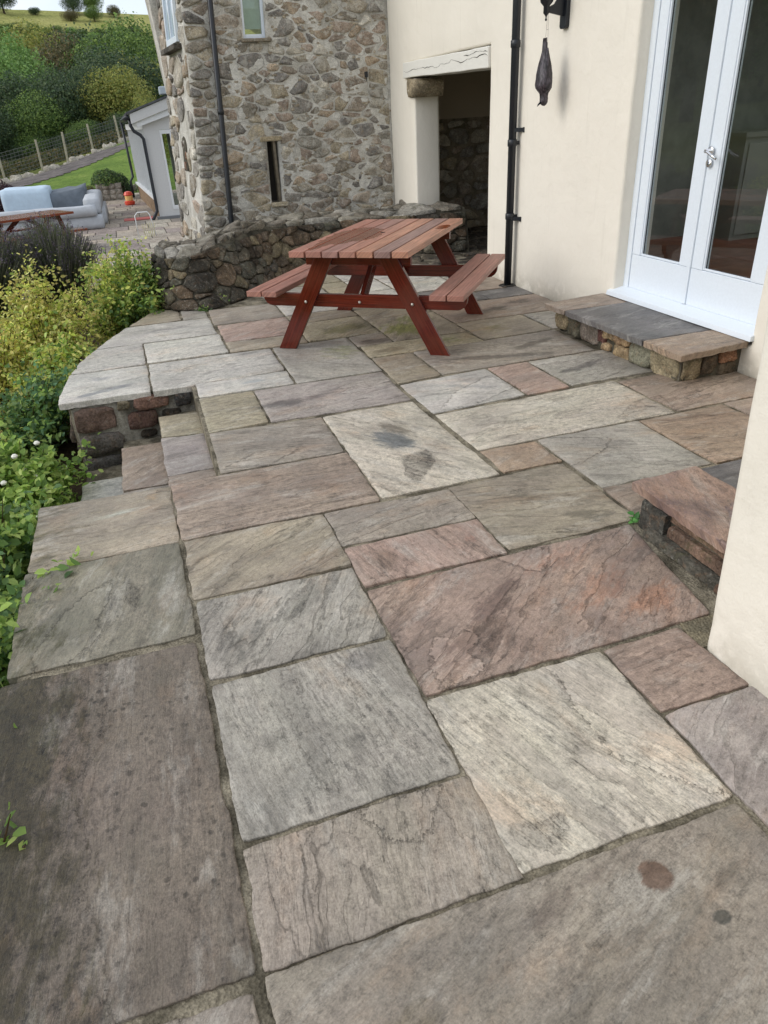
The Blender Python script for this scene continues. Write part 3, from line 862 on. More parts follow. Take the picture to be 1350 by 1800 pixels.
def slab(corners, pal, ang, speck=0.0, z=0.0, thick=0.04, res=None, parent=patio, name='paving_slab', relief=1.0, rng=R, wob=0.0052):
    pts = [Vector((a, b)) for a, b in corners]
    if len(pts) == 5:          # a kinked near edge
        kink = pts[1]; quad = [pts[0], pts[2], pts[3], pts[4]]
    else: kink = None; quad = pts
    c = sum(quad, Vector((0, 0))) / 4
    W = ((quad[1] - quad[0]).length + (quad[2] - quad[3]).length) / 2
    H = ((quad[3] - quad[0]).length + (quad[2] - quad[1]).length) / 2
    dist = max(0.8, c.length)
    if res is None: res = min(0.028, max(0.011, dist * 0.0085))
    nx = max(4, int(W / res)); ny = max(4, int(H / res))
    tx, ty = rng.uniform(-.004, .004), rng.uniform(-.004, .004)
    z0 = z + rng.uniform(-.0015, .0025)
    seed = rng.uniform(0, 100)
    ins = 0.004
    us = [0, ins / W] + [ins / W + (1 - 2 * ins / W) * (i / nx) for i in range(1, nx)] + [1 - ins / W, 1]
    vs_ = [0, ins / H] + [ins / H + (1 - 2 * ins / H) * (i / ny) for i in range(1, ny)] + [1 - ins / H, 1]
    NX, NY = len(us), len(vs_)
    verts = []; uvs = []; tint = []
    ca, sa = math.cos(rad(ang)), math.sin(rad(ang))
    ox, oy = rng.uniform(0, 60), rng.uniform(0, 60)
    for j, v in enumerate(vs_):
        for i, u in enumerate(us):
            a = quad[0].lerp(quad[1], u); b = quad[3].lerp(quad[2], u)
            if kink is not None:
                t = (kink - quad[0]).length / (quad[1] - quad[0]).length
                a = quad[0].lerp(kink, u / t) if u < t else kink.lerp(quad[1], (u - t) / (1 - t))
            p = a.lerp(b, v)
            x, y = p
            eu = min(u, 1 - u) * W; ev = min(v, 1 - v) * H
            # ragged outline, fading inwards
            fade = max(0, 1 - min(eu, ev) / 0.03)
            if fade > 0:
                wx = fn(x + seed, y, 0, 9, 4) * wob * 1.3 + fn(x + seed, y, 5, 40, 3) * wob * 0.5
                wy = fn(x, y + seed, 9, 9, 4) * wob * 1.3 + fn(x, y + seed, 2, 40, 3) * wob * 0.5
                # corners knocked off
                cn = max(0, 1 - math.hypot(eu, ev) / 0.013)
                cx_ = (c - p).normalized() * (0.0035 * cn)
                x += wx * fade + cx_.x; y += wy * fade + cx_.y
            rx, ry = x * ca + y * sa, -x * sa + y * ca
            n1 = fn(rx * 0.8 + seed, ry * 2.0, seed, 2.6, 3)
            lv = n1 * 3.0
            stp = math.floor(lv) + min(1, (lv - math.floor(lv)) / 0.35)
            zz = z0 + tx * (u - .5) + ty * (v - .5) + relief * (0.0011 * stp + 0.0008 * fn(x, y, seed, 14, 2))
            edge = 0
            if i in (0, NX - 1) or j in (0, NY - 1): edge = 0.0034
            elif i in (1, NX - 2) or j in (1, NY - 2): edge = 0.0010 + 0.0012 * max(0, fn(x, y, 3, 25, 2))
            verts.append((x, y, zz - edge))
            uvs.append((rx + ox, ry + oy))
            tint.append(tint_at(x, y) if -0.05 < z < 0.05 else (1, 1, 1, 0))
    faces = []
    for j in range(NY - 1):
        for i in range(NX - 1):
            faces.append((j * NX + i, j * NX + i + 1, (j + 1) * NX + i + 1, (j + 1) * NX + i))
    ring = [i for i in range(NX)] + [j * NX + NX - 1 for j in range(1, NY)] + [(NY - 1) * NX + i for i in range(NX - 2, -1, -1)] + [j * NX for j in range(NY - 2, 0, -1)]
    base = len(verts)
    for k in ring:
        x, y, zz = verts[k]
        ins2 = (c - Vector((x, y))).normalized() * 0.002
        verts.append((x + ins2.x, y + ins2.y, zz - thick * rng.uniform(0.9, 1.0)))
        uvs.append((uvs[k][0] + 0.02, uvs[k][1] + 0.02)); tint.append((1, 1, 1, 0))
    m = len(ring)
    for k in range(m):
        faces.append((ring[(k + 1) % m], ring[k], base + k, base + (k + 1) % m))
    me = bpy.data.meshes.new(name)
    me.from_pydata(verts, [], faces)
    uv = me.uv_layers.new(name='grain')
    idx = np.zeros(len(me.loops), dtype=np.int32); me.loops.foreach_get('vertex_index', idx)
    uv.data.foreach_set('uv', np.array(uvs, dtype=np.float32)[idx].ravel())
    ca_ = me.color_attributes.new('tint', 'FLOAT_COLOR', 'POINT')
    ca_.data.foreach_set('color', np.array(tint, dtype=np.float32).ravel())
    ff_ = flake_field(np.array([(v[0], v[1]) for v in verts])) if abs(z) < .05 else np.tile([-.2, 0, 1.0], (len(verts), 1))
    fa = me.attributes.new('flake', 'FLOAT_VECTOR', 'POINT'); fa.data.foreach_set('vector', ff_.astype(np.float32).ravel())
    sm = [True] * ((NX - 1) * (NY - 1)) + [False] * m
    me.polygons.foreach_set('use_smooth', sm)
    o = link(name, me, parent, SLAB)
    c1, c2 = [tuple(v * .72 + m_ * .28 for v, m_ in zip(c_, t_)) for c_, t_ in zip(PAL[pal], ((160, 151, 139), (130, 122, 112)))]
    kk = rng.uniform(1.02, 1.15)
    wm = (1.015, 1.0, 0.965)
    o.color = tuple(v * w_ for v, w_ in zip(lin(c1, kk)[:3], wm)) + (1,)
    o['tint2'] = [v * w_ for v, w_ in zip(lin(c2, kk)[:3], wm)]
    o['speck'] = float(speck)
    o['vein'] = float(.25 if speck > .2 else rng.uniform(.3, 1.15))
    o['grainy'] = float(rng.uniform(.45, 1.25))
    return o


for cs, pal, ang, spk in SL:
    cx_ = sum(p[0] for p in cs) / len(cs); cy_ = sum(p[1] for p in cs) / len(cs)
    g_ = .0065 if cy_ < 3.2 else .003
    slab([(x + g_ * (1 if x > cx_ else -1), y + g_ * (1 if y > cy_ else -1)) for x, y in cs], pal, ang, spk)

# the slabs that follow the curved edge: grid slabs trimmed by the arc
def curve_x(y):
    for (x0, y0), (x1, y1) in zip(curve, curve[1:]):
        if y0 <= y <= y1: return x0 + (x1 - x0) * (y - y0) / (y1 - y0) - 0.045
    return curve[0][0] - 0.045 if y < curve[0][1] else curve[-1][0] - 0.045


def curved_slab(xr, y0, y1, pal, ang):
    """left side follows the arc"""
    n = 5
    rows = []
    ys = [y0 + (y1 - y0) * k / n for k in range(n + 1)]
    o = slab([(curve_x(y0), y0), (xr, y0 + .0), (xr, y1), (curve_x(y1), y1)], pal, ang)
    me = o.data
    co = np.zeros(len(me.vertices) * 3, dtype=np.float32); me.vertices.foreach_get('co', co); co = co.reshape(-1, 3)
    for k in range(len(co)):
        x, y = co[k, 0], co[k, 1]
        yy = min(max(y, y0), y1)
        t = (yy - y0) / (y1 - y0)
        xl = curve_x(y0) + (curve_x(y1) - curve_x(y0)) * t
        f = (xr - x) / max(1e-6, xr - xl)
        xt = curve_x(yy)
        co[k, 0] = xr - f * (xr - xt)
    me.vertices.foreach_set('co', co.ravel()); me.update()


curved_slab(-.112, 4.695, 5.318, 'lg', 8)
curved_slab(-.122, 5.345, 5.94, 'lg', 6)
curved_slab(.472, 5.955, 6.54, 'lg', 6)
curved_slab(.23, 6.59, 7.06, 't', 5)
slab([(.25, 6.575), (.465, 6.545), (.47, 6.90), (.255, 7.0)], 'g', 5)

# steps that drop to the garden
slab([(-.095, 4.22), (.16, 4.19), (.16, 4.56), (-.095, 4.57)], 'y', 8, z=-.14, name='step_slab')
slab([(-.10, 3.64), (.16, 3.64), (.16, 4.165), (-.10, 4.195)], 'lv', 5, z=-.14, name='step_slab')
slab([(-.10, 3.25), (.16, 3.25), (.16, 3.62), (-.10, 3.62)], 'b', 5, z=-.14, name='step_slab')
slab([(-.36, 3.86), (-.10, 3.84), (-.10, 4.50), (-.36, 4.50)], 'b', 45, z=-.28, name='step_slab')
slab([(-.36, 3.25), (-.10, 3.25), (-.10, 3.83), (-.36, 3.83)], 'gb', 25, z=-.28, name='step_slab')
slab([(-.63, 3.25), (-.365, 3.25), (-.365, 4.40), (-.63, 4.40)], 'ww', 15, z=-.43, name='step_slab')
mb = MB()
mb.box((-.10, 3.21, -1.1), (.16, 4.70, -.176)); mb.box((-.355, 3.2, -1.1), (-.102, 4.702, -.318)); mb.box((-.62, 3.2, -1.1), (-.357, 4.69, -.468))
mb.build('step_core', BED, patio)

# concrete patch by the corner of the near wall
mb = MB()
mb.prism([(1.40, 1.33), (1.56, 1.33), (1.56, 1.45), (1.435, 1.455)], lambda a, b: (a, b, -.03), lambda a, b: (a, b, -.003))
mb.build('mortar_patch', m_mortar('pale_mortar', (150, 140, 116), (110, 104, 88)), patio)

# cobbles in the covered passage
rc = random.Random(3)
cob = cells(2.88, 5.6, 6.9, 10.0, .20, .14, rc, holes=[(2.8, 3.40, 6.8, 7.35)], gap=.008)
def cobkeep(q):
    x = sum(p[0] for p in q) / len(q); y = sum(p[1] for p in q) / len(q)
    return True
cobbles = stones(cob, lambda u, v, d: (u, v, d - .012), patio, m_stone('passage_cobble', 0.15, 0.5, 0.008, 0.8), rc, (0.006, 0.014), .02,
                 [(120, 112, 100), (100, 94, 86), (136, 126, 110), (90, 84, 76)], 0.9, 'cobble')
mb = MB(); mb.box((3.6, 6.6, -.3), (5.8, 10.3, -.016)); mb.build('passage_bed', BED, patio)

# retaining wall under the patio edge
ret = empty('retaining_wall', (-.62, 4.64, -.6), label='old granite block retaining wall holding up the curved end of the patio', cat='wall')
def rl(o): o.location = Vector(o.location) - ret.location; return o
mb = MB()
pl = [(-.615, 4.71)] + [(x + .012, y) for x, y in curve] + [(.3, 7.2), (.6, 4.9), (.148, 4.70)]
def retf(a, b, z):
    k = -0.04 * (z / .6)
    return (a, b, z)
mb.prism([(a - 0.0, b) for a, b in pl], lambda a, b: (a - .0, b - .0, -1.0), lambda a, b: (a, b, -.042))
rl(mb.build('wall_core', RMORT, ret))
rr = random.Random(5)
bl = [((-.62, -.36, -.215, -.05), (136, 114, 102)), ((-.345, -.255, -.10, -.035), (150, 140, 118)), ((-.245, .0, -.115, -.03), (138, 108, 94)),
      ((-.30, -.10, -.245, -.12), (118, 92, 82)), ((-.625, -.335, -.375, -.23), (130, 124, 117)), ((-.64, -.37, -.56, -.39), (122, 119, 115)),
      ((.02, .14, -.13, -.03), (84, 82, 80)), ((-.355, -.31, -.50, -.33), (60, 58, 58)), ((-.08, .06, -.20, -.135), (70, 64, 56)),
      ((-.24, -.12, -.31, -.255), (80, 72, 62))]
for (a, b, c, d), col in bl:
    mb = MB()
    stone_geo(mb, [(a, c), (b - .01, c + .006), (b, d - .008), (a + .015, d)], lambda u, v, dd: (u, 4.705 - dd, v), rr.uniform(.022, .038), .05, rr, 12, .45, .04)
    rl(mb.build('stone', BLOCK, ret, smooth=True, color=lin(col, .9)))
# stones round the curve
def curve_pt(s):
    L = 0
    for (x0, y0), (x1, y1) in zip(curve, curve[1:]):
        l = math.hypot(x1 - x0, y1 - y0); nx, ny = -(y1 - y0) / l, (x1 - x0) / l
        if s <= L + l:
            t = (s - L) / l
            return x0 + (x1 - x0) * t, y0 + (y1 - y0) * t, nx, ny
        L += l
    return x1, y1, nx, ny
def cf(u, v, d):
    x, y, nx, ny = curve_pt(max(0, u)); return (x + nx * (d - .005), y + ny * (d - .005), v)
for q in cells(0.0, 2.6, -.62, -.045, .26, .15, rr, gap=.012):
    mb = MB(); stone_geo(mb, q, cf, rr.uniform(.012, .03), .04, rr, 9, .6)
    rl(mb.build('stone', BLOCK, ret, smooth=True, color=lin(GCOL[rr.randrange(9)], .8)))


# ------------------------------------------------------------------ doorstep and side step
def local(o, p): o.location = Vector(o.location) - p.location; return o

ds = empty('doorstep', (3.1, 4.0, 0), label='raised doorstep below the white glazed doors, with a dark grey middle slab', cat='step')
mb = MB(); mb.box((2.93, 3.34, -.02), (3.37, 4.70, .155)); local(mb.build('rubble_core', OMORT, ds), ds)
local(slab([(2.81, 4.475), (3.362, 4.475), (3.362, 4.80), (2.80, 4.74)], 'b', 12, z=.20, thick=.034, parent=ds, name='step_slab', wob=.006), ds)
local(slab([(2.83, 3.60), (3.362, 3.60), (3.362, 4.465), (2.815, 4.465)], 'd', 15, z=.20, thick=.036, parent=ds, name='step_slab', wob=.006), ds)
local(slab([(2.825, 3.235), (3.362, 3.29), (3.362, 3.59), (2.83, 3.59)], 'o', 5, z=.202, thick=.036, parent=ds, name='step_slab', wob=.005), ds)
for a, b, c, d, col in [(4.58, 4.73, .01, .14, (178, 162, 132)), (4.40, 4.57, 0, .15, (118, 114, 98)), (4.19, 4.39, 0, .155, (140, 130, 120)), (4.09, 4.19, .04, .14, (120, 84, 78)),
                        (4.0, 4.10, .085, .155, (196, 170, 132)), (3.91, 3.99, .07, .14, (186, 156, 124)), (4.03, 4.12, 0, .05, (178, 154, 122)), (3.83, 3.90, .085, .15, (186, 158, 122)),
                        (3.82, 3.98, -.005, .075, (192, 168, 132)), (3.60, 3.81, 0, .14, (150, 148, 128)), (3.36, 3.60, -.005, .145, (168, 156, 128))]:
    mb = MB()
    stone_geo(mb, [(a, c), (b, c), (b, d), (a, d)], lambda u, v, dd: (2.925 - dd, u, v), rr.uniform(.018, .034), .03, rr, 12, .42, .10)
    local(mb.build('stone', BLOCK, ds, smooth=True, color=lin(col, 1.0)), ds)
for a, b, c, d, col in [(2.94, 3.06, 0, .14, (160, 146, 120)), (3.07, 3.18, .02, .14, (110, 98, 84)), (3.19, 3.33, .075, .145, (176, 132, 104)), (3.2, 3.34, 0, .07, (120, 108, 92))]:
    mb = MB()
    stone_geo(mb, [(a, c), (b, c), (b, d), (a, d)], lambda u, v, dd: (u, 3.345 - dd, v), rr.uniform(.014, .03), .03, rr, 12, .42, .10)
    local(mb.build('stone', BLOCK, ds, smooth=True, color=lin(col, .95)), ds)

ss = empty('side_step', (1.8, 1.8, 0), label='purple and orange stone step on thin layered courses, half hidden by the near wall corner', cat='step')
mb = MB(); mb.box((1.722, 1.2, -.02), (2.0, 2.04, .125)); local(mb.build('step_core', OMORT, ss), ss)
local(slab([(1.70, 1.2), (2.03, 1.2), (2.02, 2.125), (1.69, 2.10)], 'pur', 70, z=.162, thick=.036, parent=ss, name='step_slab', wob=.006, relief=2.0), ss)
for y0, y1, z0, z1, dd, col in [(1.25, 1.92, .088, .122, .030, (150, 124, 106)), (1.3, 1.86, .040, .080, .055, (138, 114, 98)), (1.2, 1.95, -.005, .034, .088, (110, 106, 96)),
                                (1.88, 2.02, -.002, .12, .060, (86, 84, 78)), (1.22, 1.55, .0, .03, .10, (130, 104, 88))]:
    mb = MB()
    n = 14
    vs = []
    for k in range(n + 1):
        y = y0 + (y1 - y0) * k / n
        xo = 1.745 - dd + .006 * fn(y, z0, 0, 14, 3)
        for xx, zz in ((1.76, z0), (xo, z0 + .004 * fn(y, 1, 0, 20, 2)), (xo + .002, z1 - .006), (xo + .01, z1 + .003 * fn(y, 5, 0, 20, 2)), (1.76, z1)):
            vs.append((xx, y, zz))
    fs = []
    for k in range(n):
        for j in range(4): fs.append((k * 5 + j, k * 5 + j + 1, (k + 1) * 5 + j + 1, (k + 1) * 5 + j))
    fs += [(0, 1, 2, 3, 4), tuple(n * 5 + j for j in (4, 3, 2, 1, 0))]
    mb.add(vs, fs)
    local(mb.build('thin_course', BLOCK, ss, color=lin(col, .85)), ss)


# ------------------------------------------------------------------ walls on a grid
def grid_wall(xs, ys, zs, solid, warp, name, mat, parent, bevel=None, smooth=True, seg=3):
    """closed surface of the solid cells; warp(x,y,z) moves the points"""
    idx = {}; verts = []; faces = []
    def vid(i, j, k):
        if (i, j, k) not in idx:
            idx[(i, j, k)] = len(verts); verts.append(warp(xs[i], ys[j], zs[k]))
        return idx[(i, j, k)]
    nx, ny, nz = len(xs) - 1, len(ys) - 1, len(zs) - 1
    S = {}
    for i in range(nx):
        for j in range(ny):
            for k in range(nz):
                S[(i, j, k)] = solid((xs[i] + xs[i + 1]) / 2, (ys[j] + ys[j + 1]) / 2, (zs[k] + zs[k + 1]) / 2)
    for (i, j, k), f in S.items():
        if not f: continue
        if not S.get((i - 1, j, k)): faces.append((vid(i, j, k), vid(i, j, k + 1), vid(i, j + 1, k + 1), vid(i, j + 1, k)))
        if not S.get((i + 1, j, k)): faces.append((vid(i + 1, j, k), vid(i + 1, j + 1, k), vid(i + 1, j + 1, k + 1), vid(i + 1, j, k + 1)))
        if not S.get((i, j - 1, k)): faces.append((vid(i, j, k), vid(i + 1, j, k), vid(i + 1, j, k + 1), vid(i, j, k + 1)))
        if not S.get((i, j + 1, k)): faces.append((vid(i, j + 1, k), vid(i, j + 1, k + 1), vid(i + 1, j + 1, k + 1), vid(i + 1, j + 1, k)))
        if not S.get((i, j, k - 1)): faces.append((vid(i, j, k), vid(i, j + 1, k), vid(i + 1, j + 1, k), vid(i + 1, j, k)))
        if not S.get((i, j, k + 1)): faces.append((vid(i, j, k + 1), vid(i + 1, j, k + 1), vid(i + 1, j + 1, k + 1), vid(i, j + 1, k + 1)))
    me = bpy.data.meshes.new(name); me.from_pydata(verts, [], faces)
    o = link(name, me, parent, mat, smooth)
    if bevel:
        b = o.modifiers.new('bevel', 'BEVEL'); b.width = bevel; b.segments = seg; b.limit_method = 'ANGLE'; b.angle_limit = rad(50)
    return o


def breaks(vals, step):
    vals = sorted(set(vals)); out = []
    for a, b in zip(vals, vals[1:]):
        n = max(1, round((b - a) / step))
        out += [a + (b - a) * i / n for i in range(n)]
    return out + [vals[-1]]


house = empty('house', (3.5, 5, 0), label='cream rendered house wall with white glazed doors, a covered passage and a black drainpipe', cat='house')
H = lambda o: local(o, house)

def warp_house(x, y, z):
    a = .007 * fn(y, z, 0, 1.1, 3); b = .003 * fn(y, z, 4, 6, 2)
    return (x + (a + b if x < 3.5 else 0), y + .005 * fn(x, z, 8, 2.5, 3), z + .004 * fn(x, y, 2, 2.0, 3))

def solid_house(x, y, z):
    if 3.285 < y < 4.70 and .17 < z < 2.40: return False
    if 6.875 < y < 8.82 and z < 1.835: return False
    if 6.875 < y < 9.12 and 1.835 < z < 2.0: return False
    return True

H(grid_wall([3.36, 3.51, 3.66], breaks([1.2, 3.285, 4.70, 6.875, 8.82, 9.12, 9.67], .16), breaks([-.06, .17, 1.835, 2.0, 2.40, 5.2], .16),
            solid_house, warp_house, 'wall', CREAM, house, .022))
def warp_near(x, y, z):
    k = .012 * fn(y, z, 0, 1.2, 3) + .003 * fn(y, z, 4, 7, 2)
    dx = 0
    if x < 1.6:
        dx = -0.04 * min(max(z, 0), 2.0) + (0.05 * max(0, 1 - z / .12) ** 2 if z < .12 else 0) * 0
    return (x + dx + k, y + .008 * fn(x, z, 3, 1.5, 3), z)
H(grid_wall(breaks([1.435, 3.66], .2), breaks([-1.4, 1.345], .14), breaks([-.06, 3.6], .14), lambda x, y, z: True, warp_near, 'near_wall', CREAM, house, .035, seg=4))

# lintel, corbel
mb = MB()
n = 22
vs = []
for k in range(n + 1):
    t = k / n; y = 6.872 + (9.125 - 6.872) * t
    zt = 1.985 + .02 * t + .006 * fn(y, 0, 0, 2.5, 3); zb = 1.815 + .035 * t + .006 * fn(y, 3, 0, 2.5, 3)
    xf = 3.338 + .004 * fn(y, 8, 0, 3, 3)
    vs += [(xf, y, zb), (xf, y, zb + (zt - zb) * .5), (xf, y, zt), (3.64, y, zt), (3.64, y, zb)]
fs = []
for k in range(n):
    for j in range(5): fs.append((k * 5 + j, k * 5 + (j + 1) % 5, (k + 1) * 5 + (j + 1) % 5, (k + 1) * 5 + j))
fs += [tuple(range(5)), tuple(n * 5 + j for j in range(4, -1, -1))]
mb.add(vs, fs)
lint = H(mb.build('lintel', WHITEWASH, house, bevel=.008))
crackm = m_plain('crack', lin((30, 26, 22)), 0.95, 0.1)
mb = MB()
for z0, amp, y0, y1, sd in ((1.915, .018, 6.88, 9.08, 0), (1.95, .010, 6.88, 7.4, 5)):
    pts = [(3.3365 + .004 * fn(y0 + (y1 - y0) * k / 40, 8, 0, 3, 3), y0 + (y1 - y0) * k / 40, z0 + amp * fn(y0 + (y1 - y0) * k / 40, sd, 0, 4.5, 4) * 2) for k in range(41)]
    mb.tube(pts, [max(.0008, .0045 * abs(fn(k * .13, sd, 0, 1, 2)) + .0006) for k in range(41)], 5)
local(mb.build('timber_crack', crackm, lint), lint); lint.children[0].location = (0, 0, 0)
mb = MB()
rr2 = random.Random(2)
stone_geo(mb, [(8.70, 1.64), (9.03, 1.66), (9.05, 1.84), (8.66, 1.825)], lambda u, v, d: (3.36 - d, u, v), .035, .30, rr2, 14, .10, .05)
H(mb.build('corbel_stone', BLOCK, house, smooth=True, color=lin((170, 156, 130), 1.0)))

# covered passage behind the opening
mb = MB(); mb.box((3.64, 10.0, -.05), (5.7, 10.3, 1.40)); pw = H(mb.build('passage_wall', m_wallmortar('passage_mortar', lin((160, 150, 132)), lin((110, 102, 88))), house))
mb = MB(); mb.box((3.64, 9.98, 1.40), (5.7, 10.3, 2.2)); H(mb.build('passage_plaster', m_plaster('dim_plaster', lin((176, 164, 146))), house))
mb = MB(); mb.box((3.58, 8.825, -.05), (3.662, 10.0, 2.2)); mb.box((5.6, 8.4, -.05), (5.8, 10.3, 2.2)); mb.box((3.66, 6.6, -.05), (5.7, 6.85, 2.2)); mb.box((3.50, 6.6, 2.01), (5.8, 10.3, 2.3))  # unseen far end left open so daylight brightens the passage
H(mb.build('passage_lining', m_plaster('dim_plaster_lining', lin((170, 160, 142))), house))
rp2 = random.Random(8)
PC = cells(3.68, 5.58, .0, 1.38, .26, .15, rp2, gap=.012)
for q in PC:
    mb = MB(); stone_geo(mb, q, lambda u, v, d: (u, 10.0 - d, v), rp2.uniform(.01, .03), .02, rp2, 8, .6)
    o = mb.build('stone', GRAN, pw, smooth=True, color=lin(GCOL[rp2.randrange(9)], 1.0)); o.location = (0, 0, 0)
for o in pw.children: o.location = (0, 0, 0)

# ---- glazed doors: opening y 3.285..4.70, z .17..2.40; leaf faces at x 3.46
frame = MB()
frame.box((3.455, 4.645, .25), (3.54, 4.705, 2.40)); frame.box((3.455, 3.28, .25), (3.54, 3.335, 2.40)); frame.box((3.455, 3.335, 2.33), (3.54, 4.645, 2.40))
H(frame.build('door_frame', WHITE, house, bevel=.004))
mb = MB()
mb.prism([(3.332, .205), (3.56, .205), (3.56, .262), (3.45, .262), (3.338, .238)], lambda a, b: (a, 3.262, b), lambda a, b: (a, 4.735, b))
H(mb.build('door_sill', WHITE, house, bevel=.003))

def leaf(y0, y1, g0, g1, name, label):
    """door leaf between y0<y1 with glass g0..g1"""
    e = bpy.data.objects.new(name, None); COL.objects.link(e); e.parent = house; e.location = Vector((3.47, (y0 + y1) / 2, .25)) - house.location
    e['label'] = label
    P = Vector((3.47, (y0 + y1) / 2, .25))
    def put(o): o.location = -P; return o
    f = MB()
    x0, x1 = 3.462, 3.515
    f.box((x0, y0, .262), (x1, y1, .50)); f.box((x0, y0, 2.22), (x1, y1, 2.328))
    f.box((x0, y0, .502), (x1, g0, 2.218)); f.box((x0, g1, .502), (x1, y1, 2.218))
    put(f.build('stile_and_rail', WHITE, e, bevel=.0025))
    b = MB()
    for a, c in (((x0 + .006, g0 + .001, .503), (x0 + .02, g0 + .013, 2.217)), ((x0 + .006, g1 - .013, .503), (x0 + .02, g1 - .001, 2.217)),
                 ((x0 + .006, g0 + .014, .503), (x0 + .02, g1 - .014, .515)), ((x0 + .006, g0 + .014, 2.205), (x0 + .02, g1 - .014, 2.217))): b.box(a, c)
    put(b.build('glazing_bead', WHITE, e, bevel=.002))
    g = MB(); g.box((x0 + .022, g0 + .0012, .504), (x0 + .027, g1 - .0012, 2.216)); put(g.build('glass_pane', GLASS, e))
    s = MB(); s.box((x0 + .028, g0 + .0015, .505), (x0 + .034, g0 + .007, 2.215)); s.box((x0 + .028, g1 - .007, .505), (x0 + .034, g1 - .0015, 2.215)); s.box((x0 + .028, g0 + .008, .505), (x0 + .034, g1 - .008, .512))
    put(s.build('spacer_bar', BLACK, e))
    return e, put

dl, _ = leaf(4.022, 4.642, 4.118, 4.555, 'door', 'left glazed leaf of the white double doors')
dr, putr = leaf(3.338, 4.012, 3.475, 3.90, 'door', 'right glazed leaf of the white double doors with the lever handle')
mb = MB(); mb.box((3.450, 4.000, .265), (3.4605, 4.034, 2.325)); putr(mb.build('cover_strip', WHITE, dr, bevel=.002))
hy, hz = 3.985, 1.20
mb = MB(); mb.lathe([(.0, 0), (.026, 0), (.027, -.004), (.024, -.009), (.012, -.010), (.0115, -.045), (.0, -.046)], (3.450, hy - .014, hz), 20, 'x')
mb.tube([(3.408, hy - .014, hz), (3.404, hy - .004 - .03, hz - .004), (3.408, hy - .07, hz - .022), (3.402, hy - .115, hz - .038)], [.0095, .0085, .0075, .008], 10)
putr(mb.build('handle', CHROME, dr, smooth=True))
mb = MB(); mb.lathe([(.0, 0), (.024, 0), (.025, -.004), (.022, -.008), (.0, -.008)], (3.450, hy - .014, hz - .068), 20, 'x')
k_ = mb.build('keyhole_plate', CHROME, dr, smooth=True); putr(k_)
mb = MB(); mb.box((3.4405, hy - .0165, hz - .080), (3.4418, hy - .0115, hz - .060)); putr(mb.build('keyhole', BLACK, dr))

# the dim room behind
mb = MB()
mb.box((3.66, 1.5, .10), (7.2, 6.4, .24)); H(mb.build('room_floor', ROOMFLOOR, house))
mb = MB()
mb.box((7.2, 3.7, .1), (7.3, 6.4, 2.7)); mb.box((7.2, 1.5, .1), (7.3, 3.7, .9)); mb.box((7.2, 1.5, 2.3), (7.3, 3.7, 2.7)); mb.box((3.66, 6.4, .1), (7.3, 6.5, 2.7)); mb.box((3.66, 1.4, .1), (7.3, 1.5, .9)); mb.box((3.66, 1.4, 2.3), (7.3, 1.5, 2.7)); mb.box((3.66, 1.4, .9), (3.8, 1.5, 2.3)); mb.box((7.0, 1.4, .9), (7.3, 1.5, 2.3)); mb.box((3.66, 1.4, 2.6), (7.3, 2.6, 2.7)); mb.box((3.66, 5.4, 2.6), (7.3, 6.5, 2.7)); mb.box((3.66, 2.6, 2.6), (4.3, 5.4, 2.7)); mb.box((6.5, 2.6, 2.6), (7.3, 5.4, 2.7))  # unseen window and roof openings added to let skylight brighten the room
H(mb.build('room_wall', DARKROOM, house))
cup = empty('room_cupboard', (6.2, 5.9, .24), label='grey panelled cupboard standing in the dim room behind the glass', cat='cupboard')
mb = MB(); mb.box((-.7, 0, 0), (.9, .45, .9)); mb.box((-.72, -.02, .9), (.92, .45, .94)); mb.build('carcass', m_plain('grey_cupboard', lin((150, 150, 140)), .6), cup)
mb = MB(); mb.box((-.66, -.016, .05), (-.02, -.003, .85)); mb.box((.02, -.016, .05), (.84, -.003, .85)); mb.build('cupboard_door', m_plain('grey_cupboard_door', lin((160, 160, 150)), .6), cup, bevel=.004)

# ---- drainpipes
def drainpipe(path, r, collars, clips, parent, wall_dir, put, label=None):
    mb = MB(); mb.tube(path, r, 16)
    o = put(mb.build('drainpipe', BLACK, parent, smooth=True))
    if label: o['label'] = label
    for z in collars:
        k = min(range(len(path) - 1), key=lambda i: 0 if min(path[i][2], path[i + 1][2]) <= z <= max(path[i][2], path[i + 1][2]) else 1)
        a, b = Vector(path[k]), Vector(path[k + 1]); t = (z - a.z) / (b.z - a.z) if abs(b.z - a.z) > 1e-6 else 0
        c = a.lerp(b, t)
        m2 = MB(); m2.tube([c - Vector((0, 0, .028)), c - Vector((0, 0, .022)), c + Vector((0, 0, .022)), c + Vector((0, 0, .028))], [r + .002, r + .007, r + .007, r + .002], 16)
        q = m2.build('pipe_collar', BLACK, o, smooth=True)
        if z in clips:
            m3 = MB(); w = Vector(wall_dir)
            m3.bar(c + w * (r + .002), c + w * (r + .034), .016, .03); m3.build('pipe_clip', BLACK, o)
    return o

drainpipe([(3.295, 6.275, .005), (3.298, 6.275, 2.6), (3.30, 6.275, 5.1)], .034, [.62, 1.22, 1.95, 2.6], [.62, 1.22], house, (1, -.2, 0), H, 'thick black drainpipe on the cream wall')
for z in (.60, 1.32):
    mb = MB(); mb.bar((3.296, 6.255, z), (3.372, 6.205, z), .022, .032); mb.bar((3.360, 6.20, z), (3.372, 6.19, z), .05, .04)
    H(mb.build('pipe_clip', BLACK, house))
gm = MB(); gm.tube([(3.295, 6.275, .0015), (3.295, 6.275, .008)], [.085, .075], 20); H(gm.build('drain_ring', OLD, house, color=lin((60, 60, 60))))


# ------------------------------------------------------------------ stone tower
tower = empty('stone_building', (2, 9.7, -.55), label='tall granite rubble stone building with a thin black drainpipe and a narrow slit window', cat='building')
T = lambda o: local(o, tower)

